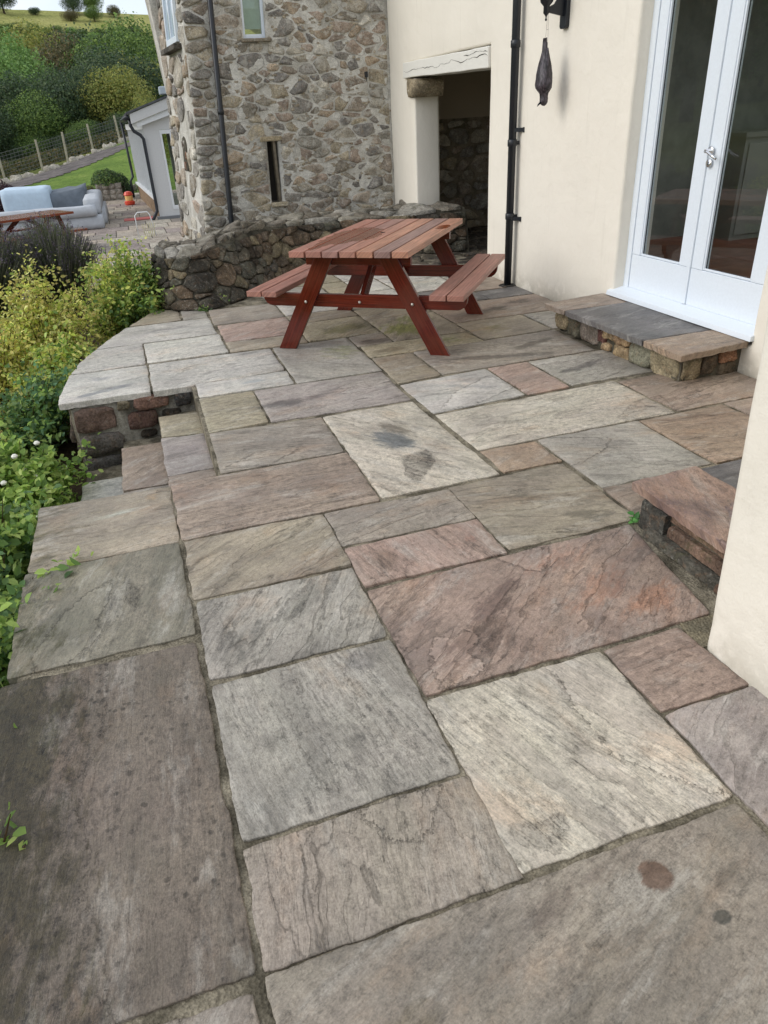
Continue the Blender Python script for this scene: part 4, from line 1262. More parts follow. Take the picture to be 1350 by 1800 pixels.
def bat(x, z):
    k = max(0.0, min(1.0, (3.36 - x) / 2.5))
    return x + (z - .38) * .060 * k

SLIT = (1.705, 1.845, .60, 1.28)
WIN = (1.53, 1.80, 2.33, 3.25)
FY = 9.66
def warp_t(x, y, z):
    g = .008 * fn(x, z, 0, 3, 3)
    return (bat(x, z) if x < 3.3 else x, y + (g if y < FY + .1 else 0), z)
def solid_t(x, y, z):
    for a, b, c, d in (SLIT, WIN):
        if a < x < b and c < z < d: return False
    return True
T(grid_wall(breaks([.845, SLIT[0], SLIT[1], WIN[0], WIN[1], 3.5], .2), [FY + .012, FY + .30], breaks([-1.2, SLIT[2], SLIT[3], WIN[2], WIN[3], 7.0], .2), solid_t, warp_t, 'front_wall', TMORT, tower))
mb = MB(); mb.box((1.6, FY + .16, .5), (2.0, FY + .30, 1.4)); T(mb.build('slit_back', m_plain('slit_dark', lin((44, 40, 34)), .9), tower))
# opening pieces round the slit
mb = MB(); mb.box((1.66, FY - .012, 1.283), (1.93, FY + .2, 1.335)); T(mb.build('slit_lintel', GRAN, tower, bevel=.01, color=lin((150, 138, 114))))
mb = MB(); mb.box((1.70, FY - .05, .545), (1.92, FY + .15, .60)); T(mb.build('slit_sill', GRAN, tower, bevel=.014, color=lin((160, 150, 128))))
mb = MB(); mb.box((1.815, FY + .02, .60), (1.846, FY + .17, 1.28)); T(mb.build('slit_jamb', m_plain('weathered_timber', lin((112, 104, 90)), .9, .2, 0, .01, 18, .3), tower))
# side wall and pier towards the garden
def side_pt(s, z, d=0.0):
    """s from 0 (corner) to 1.6; d outwards"""
    c1 = Vector((bat(.85, z), FY + .02)); 
    f = .115 - .010 * (z - 1)
    p = c1 + Vector((-f, 1.0)).normalized() * s
    n = Vector((-1.0, -f)).normalized()
    return (p.x + n.x * d, p.y + n.y * d, z)
mb = MB(); ns, nz_ = 9, 34
vs = []
for k in range(nz_ + 1):
    z = -1.2 + 8.2 * k / nz_
    for i in range(ns + 1):
        s_ = 1.62 * i / ns
        vs.append(side_pt(s_, z, -.008 + .008 * fn(s_, z, 5, 3, 3)))
    p = side_pt(1.62, z); vs.append((p[0] + .8, p[1], z)); q = side_pt(0, z); vs.append((q[0] + .55, q[1] + .34, z))
m_ = ns + 3
fs = []
for k in range(nz_):
    for i in range(m_): fs.append((k * m_ + i, k * m_ + (i + 1) % m_, (k + 1) * m_ + (i + 1) % m_, (k + 1) * m_ + i))
fs.append(tuple(range(m_))); fs.append(tuple(nz_ * m_ + i for i in range(m_)))
mb.add(vs, fs); T(mb.build('side_wall', TMORT, tower, smooth=False))
mb = MB()
vs = []
for k in range(18):
    z = 1.9 + 5.0 * k / 17
    x0 = .80 - .055 * (z - 1.9) * (1 if z < 4 else .9) + .012 * fn(z, 0, 0, 3, 3); 
    vs += [(x0, 11.26, z), (x0 + .5, 11.26, z), (x0 + .5, 11.9, z), (x0, 11.9, z)]
fs = [(3, 2, 1, 0), (68, 69, 70, 71)]
for k in range(17):
    for i in range(4): fs.append((k * 4 + i, k * 4 + (i + 1) % 4, (k + 1) * 4 + (i + 1) % 4, (k + 1) * 4 + i))
mb.add(vs, fs); T(mb.build('corner_pier', TMORT, tower))

rt = random.Random(21)
polys = cells(.845, 3.345, .30, 2.95, .205, .100, rt, holes=[(SLIT[0] - .01, SLIT[1] + .03, SLIT[2] - .06, SLIT[3] + .06), (WIN[0] - .01, WIN[1] + .01, WIN[2] - .04, WIN[3])], gap=.0085, big=.28)
print('front stones', len(polys))
ff = lambda u, v, d: (bat(u, v) - (0.012 if u < .88 else 0), FY + .012 - d, v)
corner_polys = [q for q in polys if min(p[0] for p in q) < .90]
stones([q for q in polys if q not in corner_polys][:232], ff, tower, GRAN, rt, (.002, .011), .03, n=12, soft=.16, k=1.12)
rest = [q for q in polys if q not in corner_polys][232:]
for q in corner_polys: 
    mb = MB(); stone_geo(mb, q, ff, rt.uniform(.018, .03), .16, rt, 10, .5); mb.build('stone', GRAN, tower, smooth=True, color=lin(GCOL[rt.randrange(9)], .95))
if rest:
    mb = MB()
    for q in rest: stone_geo(mb, q, ff, rt.uniform(.008, .022), .03, rt, 8, .7)
    o = mb.build('stone', GRAN, tower, smooth=True, color=lin(GCOL[0], .9)); o['kind'] = 'stuff'
mb = MB()
for q in cells(.845, 3.345, 2.96, 7.0, .22, .14, rt, holes=[(WIN[0] - .01, WIN[1] + .01, 2.9, WIN[3])], gap=.012): stone_geo(mb, q, ff, rt.uniform(.008, .022), .03, rt, 7, .7)
for q in cells(.02, 1.6, 3.0, 7.0, .22, .14, rt, gap=.012): stone_geo(mb, q, lambda u, v, d: side_pt(u, v, d), rt.uniform(.01, .02), .03, rt, 7, .7)
o = mb.build('upper_stonework', GRAN, tower, smooth=True, color=lin(GCOL[0], .9)); o['kind'] = 'stuff'
sidep = cells(.05, 1.6, -.4, 2.98, .27, .165, rt, holes=[(.30, 1.22, 2.26, 3.1), (.62, .92, .98, 1.36)], gap=.016)
rt.shuffle(sidep)
stones(sidep[:66], lambda u, v, d: side_pt(u, v, d), tower, GRAN, rt, (.008, .02), .03, n=10, soft=.2, k=1.12)
for o in tower.children:
    if o.name.startswith('stone') or o.name.startswith('upper'): o.location = -tower.location

# small pinning stones pushed into the mortar
mb = MB()
for k in range(620):
    u, v = rt.uniform(.87, 3.34), rt.uniform(.32, 2.95)
    if any(a - .03 < u < b + .03 and c - .03 < v < d + .03 for a, b, c, d in (SLIT, WIN)): continue
    a_, b_ = rt.uniform(.014, .040), rt.uniform(.008, .018)
    stone_geo(mb, [(u - a_, v - b_), (u + a_, v - b_), (u + a_, v + b_), (u - a_, v + b_)], ff, .006, .02, rt, 6, .3)
o = mb.build('pinning_stones', GRAN, tower, smooth=True, color=lin((150, 140, 122), 1.0)); o['kind'] = 'stuff'; o.location = -tower.location

# niche in the side wall: small brick-brown alcove
for k in range(3):
    mb = MB(); stone_geo(mb, [(.66, 1.0 + .12 * k), (.88, 1.0 + .12 * k), (.88, 1.10 + .12 * k), (.66, 1.10 + .12 * k)], lambda u, v, d: side_pt(u, v, d), .004, .02, rt, 8, .4)
    T(mb.build('niche_block', GRAN, tower, smooth=True, color=lin([(110, 72, 52), (120, 80, 56), (72, 60, 50)][k], .8)))
mb = MB(); mb.prism([(.64, .99), (.90, .99), (.90, 1.30), (.86, 1.36), (.77, 1.385), (.68, 1.36), (.64, 1.30)], lambda a, b: side_pt(a, b, -.005), lambda a, b: side_pt(a, b, .0035))
T(mb.build('niche_back', OMORT, tower))

# windows of the stone building
w = empty('window', (0, 0, 0)); w.parent = tower; w['label'] = 'narrow white window in the front wall'; w.location = -tower.location
mb = MB()
def wx(x, z): return x + (z - 2.33) * .040
for a, b in (((1.612, FY + .05, 2.335), (1.645, FY + .10, 3.25)), ((1.842, FY + .05, 2.335), (1.876, FY + .10, 3.25)), ((1.645, FY + .05, 2.335), (1.842, FY + .10, 2.375))): mb.box(a, b)
mb.v = [(wx(x, z), y, z) for x, y, z in mb.v]
mb.build('frame', WHITE, w, bevel=.004)
mb = MB(); mb.box((1.642, FY + .075, 2.372), (1.845, FY + .08, 3.25)); mb.v = [(wx(x, z), y, z) for x, y, z in mb.v]; mb.build('pane', GLASS, w)
mb = MB(); mb.box((1.642, FY + .12, 2.43), (1.845, FY + .13, 3.25)); mb.v = [(wx(x, z), y, z) for x, y, z in mb.v]; mb.build('blind', m_plain('pale_green_blind', lin((190, 206, 192)), .8, .2, 0, 0, 30, .05), w)
mb = MB(); mb.box((1.58, FY - .045, 2.296), (1.93, FY + .1, 2.330)); T(mb.build('window_ledge', GRAN, tower, bevel=.008, color=lin((120, 112, 98))))
w2 = empty('window', (0, 0, 0)); w2.parent = tower; w2['label'] = 'tall white window in the side wall'; w2.location = -tower.location
mb = MB()
sp = lambda d: (lambda a, b: side_pt(a, b, d))
for a, b, c, d in ((.40, .47, 2.36, 4.0), (.72, .76, 2.36, 4.0), (1.02, 1.08, 2.36, 4.0), (.47, .72, 2.36, 2.42), (.76, 1.02, 2.36, 2.42)):
    mb.prism([(a, c), (b, c), (b, d), (a, d)], sp(-.004), sp(.03))
mb.build('frame', WHITE, w2)
mb = MB(); mb.prism([(.47, 2.42), (1.02, 2.42), (1.02, 4.0), (.47, 4.0)], sp(-.003), sp(.012)); mb.build('pane', m_plain('sky_lit_pane', lin((170, 186, 196)), .08, .8), w2)
mb = MB(); mb.prism([(.30, 2.28), (1.2, 2.28), (1.2, 2.335), (.30, 2.335)], sp(-.01), sp(.09)); T(mb.build('window_ledge', OLD, tower, bevel=.006, color=lin((110, 106, 98))))

drainpipe([(bat(1.165, -.6) , FY - .055, -.6), (bat(1.165, .35), FY - .055, .35), (bat(1.165, 7) , FY - .055, 7)], .031, [.2, 1.62, 3.3], [], tower, (0, 1, 0), T, 'thin black drainpipe down the stone front')
# small iron hook
mb = MB(); mb.bar((3.05, FY + .01, 1.93), (3.05, FY - .04, 1.93), .03, .06); mb.tube([(3.05, FY - .03, 1.92), (3.05, FY - .03, 1.86)], .006, 6); T(mb.build('iron_hook', BLACK, tower))


# ------------------------------------------------------------------ low curved garden wall
lw = empty('low_wall', (1.2, 8.0, 0), label='low curved mossy stone wall behind the picnic table', cat='wall')
FR = [(.10, 7.52), (.08, 7.25), (.18, 7.02), (.34, 6.88), (.56, 6.86), (.9, 7.15), (1.3, 7.75), (1.66, 8.2), (2.3, 8.46), (3.0, 8.40), (3.42, 8.30), (3.80, 8.24)]
FT = [(.15, 7.62), (.14, 7.38), (.22, 7.18), (.36, 7.12), (.56, 7.30), (.85, 7.72), (1.27, 8.27), (1.62, 8.50), (2.3, 8.62), (3.0, 8.52), (3.42, 8.40), (3.80, 8.34)]
BK = [(.20, 7.72), (.30, 7.90), (.40, 8.02), (.50, 8.15), (.65, 8.34), (.98, 8.72), (1.4, 9.04), (1.95, 9.30), (2.6, 9.44), (3.2, 9.46), (3.34, 9.45), (3.40, 9.40)]
def resamp(P, n):
    L = [0]
    for a, b in zip(P, P[1:]): L.append(L[-1] + math.hypot(b[0] - a[0], b[1] - a[1]))
    out = []
    for i in range(n + 1):
        t = L[-1] * i / n
        k = max(0, min(len(P) - 2, next((j for j in range(len(P) - 1) if L[j + 1] >= t - 1e-9), len(P) - 2)))
        f = (t - L[k]) / max(1e-9, L[k + 1] - L[k]); out.append((P[k][0] + (P[k + 1][0] - P[k][0]) * f, P[k][1] + (P[k + 1][1] - P[k][1]) * f))
    return out, L[-1]
NL = 90
# index-matched resampling keeps the three lines in step
def ix(P, t):
    t = max(0, min(len(P) - 1.0001, t)); k = int(t); f = t - k
    # catmull for smoothness
    p0 = P[max(0, k - 1)]; p1 = P[k]; p2 = P[k + 1]; p3 = P[min(len(P) - 1, k + 2)]
    r = []
    for c in (0, 1):
        r.append(.5 * ((2 * p1[c]) + (-p0[c] + p2[c]) * f + (2 * p0[c] - 5 * p1[c] + 4 * p2[c] - p3[c]) * f * f + (-p0[c] + 3 * p1[c] - 3 * p2[c] + p3[c]) * f ** 3))
    return r
LS = [0]
for k in range(NL):
    a = ix(FR, 11 * k / NL); b = ix(FR, 11 * (k + 1) / NL); LS.append(LS[-1] + math.hypot(b[0] - a[0], b[1] - a[1]))
WL = LS[-1]
def s2t(s):
    s = max(0, min(WL - 1e-6, s)); lo = 0
    while LS[lo + 1] < s: lo += 1
    return 11 * (lo + (s - LS[lo]) / (LS[lo + 1] - LS[lo])) / NL
def wtop(t): return .455 + .03 * math.sin(t * 1.3) + (.02 if t > 3 else 0)
def wall_pt(s, z, d):
    t = s2t(s); a = ix(FR, t); b = ix(FT, t); f = z / .47
    x = a[0] + (b[0] - a[0]) * f; y = a[1] + (b[1] - a[1]) * f
    a2 = ix(FR, t + .05); dx, dy = a2[0] - a[0], a2[1] - a[1]
    if math.hypot(dx, dy) < 1e-6:
        a0 = ix(FR, t - .05); dx, dy = a[0] - a0[0], a[1] - a0[1]
    L = math.hypot(dx, dy); nx, ny = dy / L, -dx / L
    return (x + nx * d, y + ny * d, z)
def top_pt(s, w, d):
    t = s2t(s); a = ix(FT, t); b = ix(BK, t)
    return (a[0] + (b[0] - a[0]) * w, a[1] + (b[1] - a[1]) * w, wtop(t) + d - .02 * abs(w - .5))
mb = MB(); vs = []; NS = 70
for i in range(NS + 1):
    s_ = WL * i / NS
    t = s2t(s_)
    row = [wall_pt(s_, z, -.012 + .014 * fn(s_, z, 0, 6, 3)) for z in (-.02, .12, .25, .37)]
    row += [top_pt(s_, w_, -.012 + .012 * fn(s_, w_, 4, 6, 3)) for w_ in (.03, .35, .65, 1.0)]
    b = ix(BK, t); row.append((b[0], b[1], -.7))
    vs += row
fs = []
for i in range(NS):
    for j in range(8): fs.append((i * 9 + j, i * 9 + j + 1, (i + 1) * 9 + j + 1, (i + 1) * 9 + j))
fs += [tuple(range(9)), tuple(NS * 9 + j for j in range(8, -1, -1))]
mb.add(vs, fs); local(mb.build('wall_core', OMORT, lw, smooth=False), lw)
rw = random.Random(31)
OC = [(122, 115, 100), (100, 95, 84), (132, 120, 98), (108, 96, 82), (90, 86, 78), (146, 134, 108), (118, 102, 84), (104, 102, 90)]
fp = cells(0.02, WL - .02, .0, .44, .17, .095, rw, gap=.005, big=.25)
stones(fp, wall_pt, lw, OLD, rw, (.006, .034), .03, OC, .95, n=11, soft=.10)
tp = cells(0.02, WL - .02, .0, 1.0, .24, .30, rw, gap=.006, big=.25)
stones(tp, top_pt, lw, m_stone('wall_cap_stone', .85, .30, .026, 1.25), rw, (.004, .022), .03, [(156, 151, 138), (140, 134, 122), (170, 166, 156), (120, 114, 102)], 1.05, n=11, soft=.08)
for q in [(.70, .45), (1.35, .4), (2.1, .6)]:
    pass
for o in lw.children:
    if not o.name.startswith('wall_core'): o.location = -lw.location


# ------------------------------------------------------------------ picnic table
TO = Vector((.872, 5.268, 0)); TA = math.atan2(-.60402, .79697)
RED = {'a': (178, 126, 110), 'b': (172, 122, 108), 'c': (162, 122, 112), 'd': (178, 128, 110), 'e': (150, 120, 112), 'f': (184, 134, 110), 'leg': (116, 58, 50), 'beam': (126, 62, 50)}

def board(parent, p, q, w, h, side, name, col, k=1.0, bev=.003, sub=0, wet=()):
    p = Vector(p); q = Vector(q)
    mb = MB()
    if not sub:
        mb.bar(p, q, w, h, side); o = mb.build(name, WOOD, parent, bevel=bev, color=lin(col, k))
        return o
    off = R.random() * 50
    d = q - p; L = d.length; d.normalize(); n = Vector(side); c = d.cross(n).normalized()
    vs = []; gs = []; ti = []
    nw = 5
    for i in range(sub + 1):
        t = i / sub
        for a in range(nw + 1):
            aa = -1 + 2 * a / nw
            vv = p + d * L * t + c * aa * w / 2 + n * h / 2; vs.append(vv); gs.append((off + L * t, off + aa * w / 2))
            al = 0
            for wx, wy, rx, ry in wet:
                e = ((vv.x - wx) / rx) ** 2 + ((vv.y - wy) / ry) ** 2
                al = max(al, math.exp(-e * .9))
            ti.append((1, 1, 1, al))
    m = nw + 1
    fs = [(i * m + a, i * m + a + 1, (i + 1) * m + a + 1, (i + 1) * m + a) for i in range(sub) for a in range(nw)]
    b0 = len(vs)
    cor = [0, nw, sub * m + nw, sub * m]
    for kx in cor: vs.append(vs[kx] - n * h); gs.append((gs[kx][0], gs[kx][1] + h)); ti.append((1, 1, 1, 0))
    near = list(range(0, m)); far = [sub * m + a for a in range(m)]; l = [i * m for i in range(sub + 1)]; r = [i * m + nw for i in range(sub + 1)]
    fs += [tuple(near + [b0 + 1, b0])[::-1], tuple(far + [b0 + 2, b0 + 3]), tuple(l + [b0 + 3, b0]), tuple((r + [b0 + 2, b0 + 1])[::-1]), (b0, b0 + 1, b0 + 2, b0 + 3)]
    mb.add(vs, fs, gs)
    o = mb.build(name, WOOD, parent, bevel=bev, color=lin(col, k))
    ca_ = o.data.color_attributes.new('tint', 'FLOAT_COLOR', 'POINT'); ca_.data.foreach_set('color', np.array(ti, dtype=np.float32).ravel())
    return o


def picnic_table(loc, rot, label, detail=True, cols=None, k=1.0):
    t = empty('picnic_table', loc, rot, label=label, cat='picnic table')
    cu = .655
    cl = ['a', 'b', 'c', 'd', 'f', 'e', 'f'] if cols is None else [cols] * 7
    wets = [(.42, .52, .16, .42), (.56, .50, .10, .25), (.36, .22, .05, .35), (1.04, .92, .05, .12), (.50, .8, .10, .07)]
    for i in range(7):
        u = cu - .425 + .0555 + i * .1232
        v0, v1 = -.16 + R.uniform(-.004, .004), 1.40 + R.uniform(-.004, .004)
        board(t, (u, v0, .7), (u, v1, .7), .111, .040, (0, 0, 1), 'tabletop_board', RED[cl[i]], k, .003, 40 if detail else 0, wets)
    mb = MB(); mb.lathe([(.019, 0), (.019, .0012)], (cu - .02, .66, .7203), 16)
    mb.build('parasol_hole', m_plain('hole_shadow', lin((46, 26, 20)), .9), t) if detail else None
    for i, u in enumerate((-.105, .018, 1.258, 1.381)):
        board(t, (u, -.117, .42), (u, 1.412, .42), .113, .038, (0, 0, 1), 'seat_board', RED[['a', 'b', 'b', 'a'][i]] if cols is None else RED[cols], k * .93, .003, 20 if detail else 0)
    for v, s_ in ((0, 1), (1.165, -1)):
        for side in (-1, 1):
            f = Vector((cu + side * .592, v, 0)); tp_ = Vector((cu + side * .232, v, .66))
            d = (tp_ - f).normalized()
            mb = MB()
            # leg cut level at both ends
            hw = .060 / d.z
            th = .036
            vs = []
            for pz, px in ((0, f.x), (.66, tp_.x)):
                for ex in (-hw, hw):
                    for ey in (-th / 2, th / 2): vs.append((px + ex, v + ey, pz))
            off = R.random() * 9
            mb.add(vs, [(0, 1, 3, 2), (4, 6, 7, 5), (0, 4, 5, 1), (2, 3, 7, 6), (0, 2, 6, 4), (1, 5, 7, 3)], [(p[2] + off, off + p[0] + side * .55 * p[2]) for p in vs])
            mb.build('leg', WOOD, t, bevel=.003, color=lin(RED['leg'], k))
            if detail:
                for bz in (.352,):
                    bx = f.x + (tp_.x - f.x) * bz / .66
                    m2 = MB(); m2.lathe([(.0, 0), (.011, 0), (.010, -s_ * .004), (.004, -s_ * .006), (0, -s_ * .006)], (bx, v - s_ * (th / 2 + .001), bz), 12, 'y')
                    m2.build('bolt', BOLT, t, smooth=True)
        # seat bearer with rounded lower corners
        y0 = v + s_ * .019; y1 = v + s_ * .057
        r = .07
        prof = [(-.10, .40), (1.43, .40)] + [(1.43 - r + r * math.cos(a), .31 + r - r * math.sin(a)) for a in [0.05, .4, .8, 1.2, 1.57]] + [(-.10 + r - r * math.sin(a), .31 + r - r * math.cos(a)) for a in [0, .4, .8, 1.2, 1.52]]
        mb = MB(); mb.prism(prof, lambda a, b: (a, y0, b), lambda a, b: (a, y1, b)); off = R.random() * 9
        mb.g = [(p[0] + off, p[2] + off) for p in mb.v]
        mb.build('seat_bearer', WOOD, t, bevel=.003, color=lin(RED['beam'], k))
        if detail:
            m2 = MB(); m2.lathe([(.0, 0), (.011, 0), (.010, -s_ * .004), (0, -s_ * .006)], (cu, y0 - s_ * .001, .35), 12, 'y'); m2.build('bolt', BOLT, t, smooth=True)
        board(t, (cu - .385, v + s_ * .040, .64), (cu + .385, v + s_ * .040, .64), .040, .078, (0, 0, 1), 'top_bearer', RED['leg'], k)
        # brace from the seat bearer up to the middle of the top
        board(t, (cu, v + s_ * .075, .345), (cu, v + s_ * .50, .665), .034, .075, (0, -s_ * .6, .8), 'brace', RED['leg'], k)
    board(t, (cu - .36, .62, .66), (cu + .36, .62, .66), .07, .036, (0, 0, 1), 'middle_batten', RED['leg'], k)
    return t

picnic_table(TO, TA, 'large red-brown wooden picnic table standing on the paved patio')


# ------------------------------------------------------------------ lantern and hanging bird
lan = empty('wall_lantern', (3.36, 5.60, 2.0), label='black metal lantern on a bracket fixed to the cream wall', cat='lantern')
mb = MB(); mb.prism([(-.045, -.03), (-.03, -.045), (.03, -.045), (.045, -.03), (.045, .46), (-.045, .46)], lambda a, b: (-.001, a, b + .03), lambda a, b: (-.035, a, b + .03)); mb.build('back_plate', BLACK, lan, bevel=.006)
mb = MB(); mb.prism([(-.03, .062), (-.165, .088), (-.165, .118), (-.11, .14), (-.03, .25)], lambda a, b: (a, -.011, b), lambda a, b: (a, .011, b)); mb.build('bracket_arm', BLACK, lan, bevel=.004)
mb = MB(); mb.lathe([(.0, .035), (.006, .038), (.008, .046), (.004, .054), (.006, .066), (.014, .076), (.022, .084), (.022, .125), (.030, .134), (.045, .15), (.055, .19), (.058, .22)], (-.175, 0, 0), 18); mb.build('lantern_base', BLACK, lan, smooth=True)
mb = MB()
for k in range(6):
    a = k * math.pi / 3; mb.bar((-.175 + .055 * math.cos(a), .055 * math.sin(a), .22), (-.175 + .08 * math.cos(a), .08 * math.sin(a), .44), .008, .008)
mb.lathe([(.10, .44), (.06, .50), (.02, .54), (.008, .58), (0, .585)], (-.175, 0, 0), 12); mb.build('lantern_cage', BLACK, lan)
mb = MB(); mb.lathe([(.052, .221), (.076, .438)], (-.175, 0, 0), 6); mb.build('lantern_glass', GLASS, lan)

bird = empty('bird_decoy', (3.19, 5.60, 1.92), label='black bird decoy hanging upside down on strings below the wall lantern', cat='bird decoy')
def featherm():
    s = NT('dark_feather', .42, .5)
    p = s.coord()
    g = s.noise(s.map(p, (30, 30, 5)), 3, 5, .7); v = s.voro(s.map(p, (1, 1, .5)), 60)
    col = s.mix(s.step(g, .38, .66), lin((20, 18, 22)), lin((88, 80, 88)))
    return s.fin(col, s.bump(s.math('ADD', g, v), .8, .004))
FEA = featherm()
mb = MB(); n = 18; vs = []
prof = [(.0, .008, .006, 0), (-.02, .020, .014, 0), (-.07, .024, .018, 0), (-.10, .026, .022, .002), (-.13, .032, .03, .003), (-.17, .044, .04, .005), (-.21, .056, .05, .006), (-.25, .066, .058, .008),
        (-.285, .069, .06, .009), (-.31, .064, .056, .010), (-.33, .048, .044, .012), (-.345, .034, .034, .014), (-.365, .028, .030, .017), (-.385, .027, .031, .02), (-.405, .026, .03, .022), (-.42, .018, .022, .023), (-.43, .004, .006, .024)]
for z, a, b, o_ in prof:
    for k in range(n):
        t = 2 * math.pi * k / n; rr_ = 1 + .05 * math.sin(5 * t + z * 40)
        vs.append((b * math.cos(t) * rr_, -o_ - a * 1.15 * math.sin(t) * rr_, z))
fs = [(i * n + k, i * n + (k + 1) % n, (i + 1) * n + (k + 1) % n, (i + 1) * n + k) for i in range(len(prof) - 1) for k in range(n)]
fs += [tuple(range(n))[::-1], tuple((len(prof) - 1) * n + k for k in range(n))]
mb.add(vs, fs); mb.build('body', FEA, bird, smooth=True)
for sgn in (-1, 1):
    mb = MB(); pts = []
    W_ = [(-.06, .010), (-.10, .016), (-.16, .030), (-.22, .040), (-.28, .042), (-.315, .034), (-.335, .012)]
    vs = []
    for z, wd in W_:
        for k in range(7):
            a = (-.5 + k / 6) * 2.2
            base = .062 * math.sin(max(.1, (-z) / .34 * 1.9)) + .008
            vs.append((-(wd * math.sin(a)) * 1.0, -.007 - sgn * (base * math.cos(a * .55) + .006), z + .008 * math.cos(a)))
    fs = [(i * 7 + k, i * 7 + k + 1, (i + 1) * 7 + k + 1, (i + 1) * 7 + k) for i in range(6) for k in range(6)]
    mb.add(vs, fs); o = mb.build('wing', FEA, bird, smooth=True); m_ = o.modifiers.new('s', 'SOLIDIFY'); m_.thickness = .008
mb = MB(); mb.lathe([(.014, 0), (.014, .003), (.009, .005)], (-.024, -.022, -.398), 12, 'x'); mb.build('eye_ring', m_plain('grey_eye_ring', lin((150, 150, 150)), .3), bird)
mb = MB(); mb.tube([(-.028, -.022, -.405), (-.048, -.024, -.420), (-.058, -.026, -.432)], [.009, .006, .001], 8); mb.build('beak', BLACK, bird, smooth=True)
for sgn in (-1, 1):
    mb = MB()
    for dz in (0, .006, -.006):
        mb.bar((0, sgn * .006 + dz * .6, -.02), (-.002, sgn * (.016 + dz), .012 - .06 * (dz == 0) * 0), .006, .003)
    mb.bar((-.004, sgn * .012, .01), (-.004, sgn * .022, -.09), .018, .004)
    mb.build('tail_feather', FEA, bird)
mb = MB(); mb.tube([(.0, 0, .0), (.004, -.006, .155)], .0011, 5); mb.tube([(.0, -.036, -.115), (.0, -.034, .02), (.004, -.018, .16)], .0011, 5); mb.tube([(.0, -.012, .062), (0, -.034, .062)], .0014, 5)
mb.build('string', m_plain('grey_string', lin((120, 116, 110)), .8), bird)


# ------------------------------------------------------------------ leaf clouds
def leaf_mesh(pos, nrm, size, cols, rng, aspect=.62, fold=.25, oval=False):
    """two-triangle folded leaves; pos, nrm (n,3), size (n,), cols (n,3)"""
    n = len(pos)
    nrm = nrm / np.maximum(1e-6, np.linalg.norm(nrm, axis=1, keepdims=True))
    r = rng.normal(size=(n, 3)); t = r - nrm * (r * nrm).sum(1, keepdims=True); t /= np.maximum(1e-6, np.linalg.norm(t, axis=1, keepdims=True))
    b = np.cross(nrm, t)
    s = size[:, None]
    p0 = pos - t * s * .5; p2 = pos + t * s * .5
    p1 = pos + b * s * aspect * .5 + nrm * s * fold * .3 - t * s * .05; p3 = pos - b * s * aspect * .5 + nrm * s * fold * .3 - t * s * .05
    if oval:      # six-point leaf blade with a pointed tip, folded along the midrib
        w1, w2 = aspect * .46, aspect * .40
        q1 = pos - t * s * .20 + b * s * w1 + nrm * s * fold * .35; q2 = pos + t * s * .18 + b * s * w2 + nrm * s * fold * .22
        q4 = pos + t * s * .18 - b * s * w2 + nrm * s * fold * .22; q5 = pos - t * s * .20 - b * s * w1 + nrm * s * fold * .35
        tip = p2 - nrm * s * .10
        V = np.stack([p0, q1, q2, tip, q4, q5], 1).reshape(-1, 3)
        base = np.arange(n)[:, None] * 6
        F = np.concatenate([base + np.array([[0, 1, 2, 3]]), base + np.array([[0, 3, 4, 5]])], 1).reshape(-1, 4)
        return V, F, np.repeat(np.concatenate([cols, np.ones((n, 1))], 1), 6, 0)
    V = np.stack([p0, p1, p2, p3], 1).reshape(-1, 3)
    base = np.arange(n)[:, None] * 4
    F = np.concatenate([base + np.array([[0, 1, 2]]), base + np.array([[0, 2, 3]])], 1).reshape(-1, 3)
    C = np.repeat(np.concatenate([cols, np.ones((n, 1))], 1), 4, 0)
    return V, F, C


def mesh_np(name, V, F, C=None):
    me = bpy.data.meshes.new(name)
    me.vertices.add(len(V)); me.vertices.foreach_set('co', V.astype(np.float32).ravel())
    k = F.shape[1]
    me.loops.add(len(F) * k); me.loops.foreach_set('vertex_index', F.astype(np.int32).ravel())
    me.polygons.add(len(F)); me.polygons.foreach_set('loop_start', np.arange(0, len(F) * k, k, dtype=np.int32))
    me.update(calc_edges=True)
    if C is not None:
        a = me.color_attributes.new('col', 'FLOAT_COLOR', 'POINT'); a.data.foreach_set('color', C.astype(np.float32).ravel())
    return me


def colpick(n, cols, rng, k=1.0, var=.30):
    base = np.array([lin(c, k)[:3] for c in cols])
    c = base[rng.randint(0, len(cols), n)]
    return c * rng.uniform(1 - var, 1 + var, (n, 1))


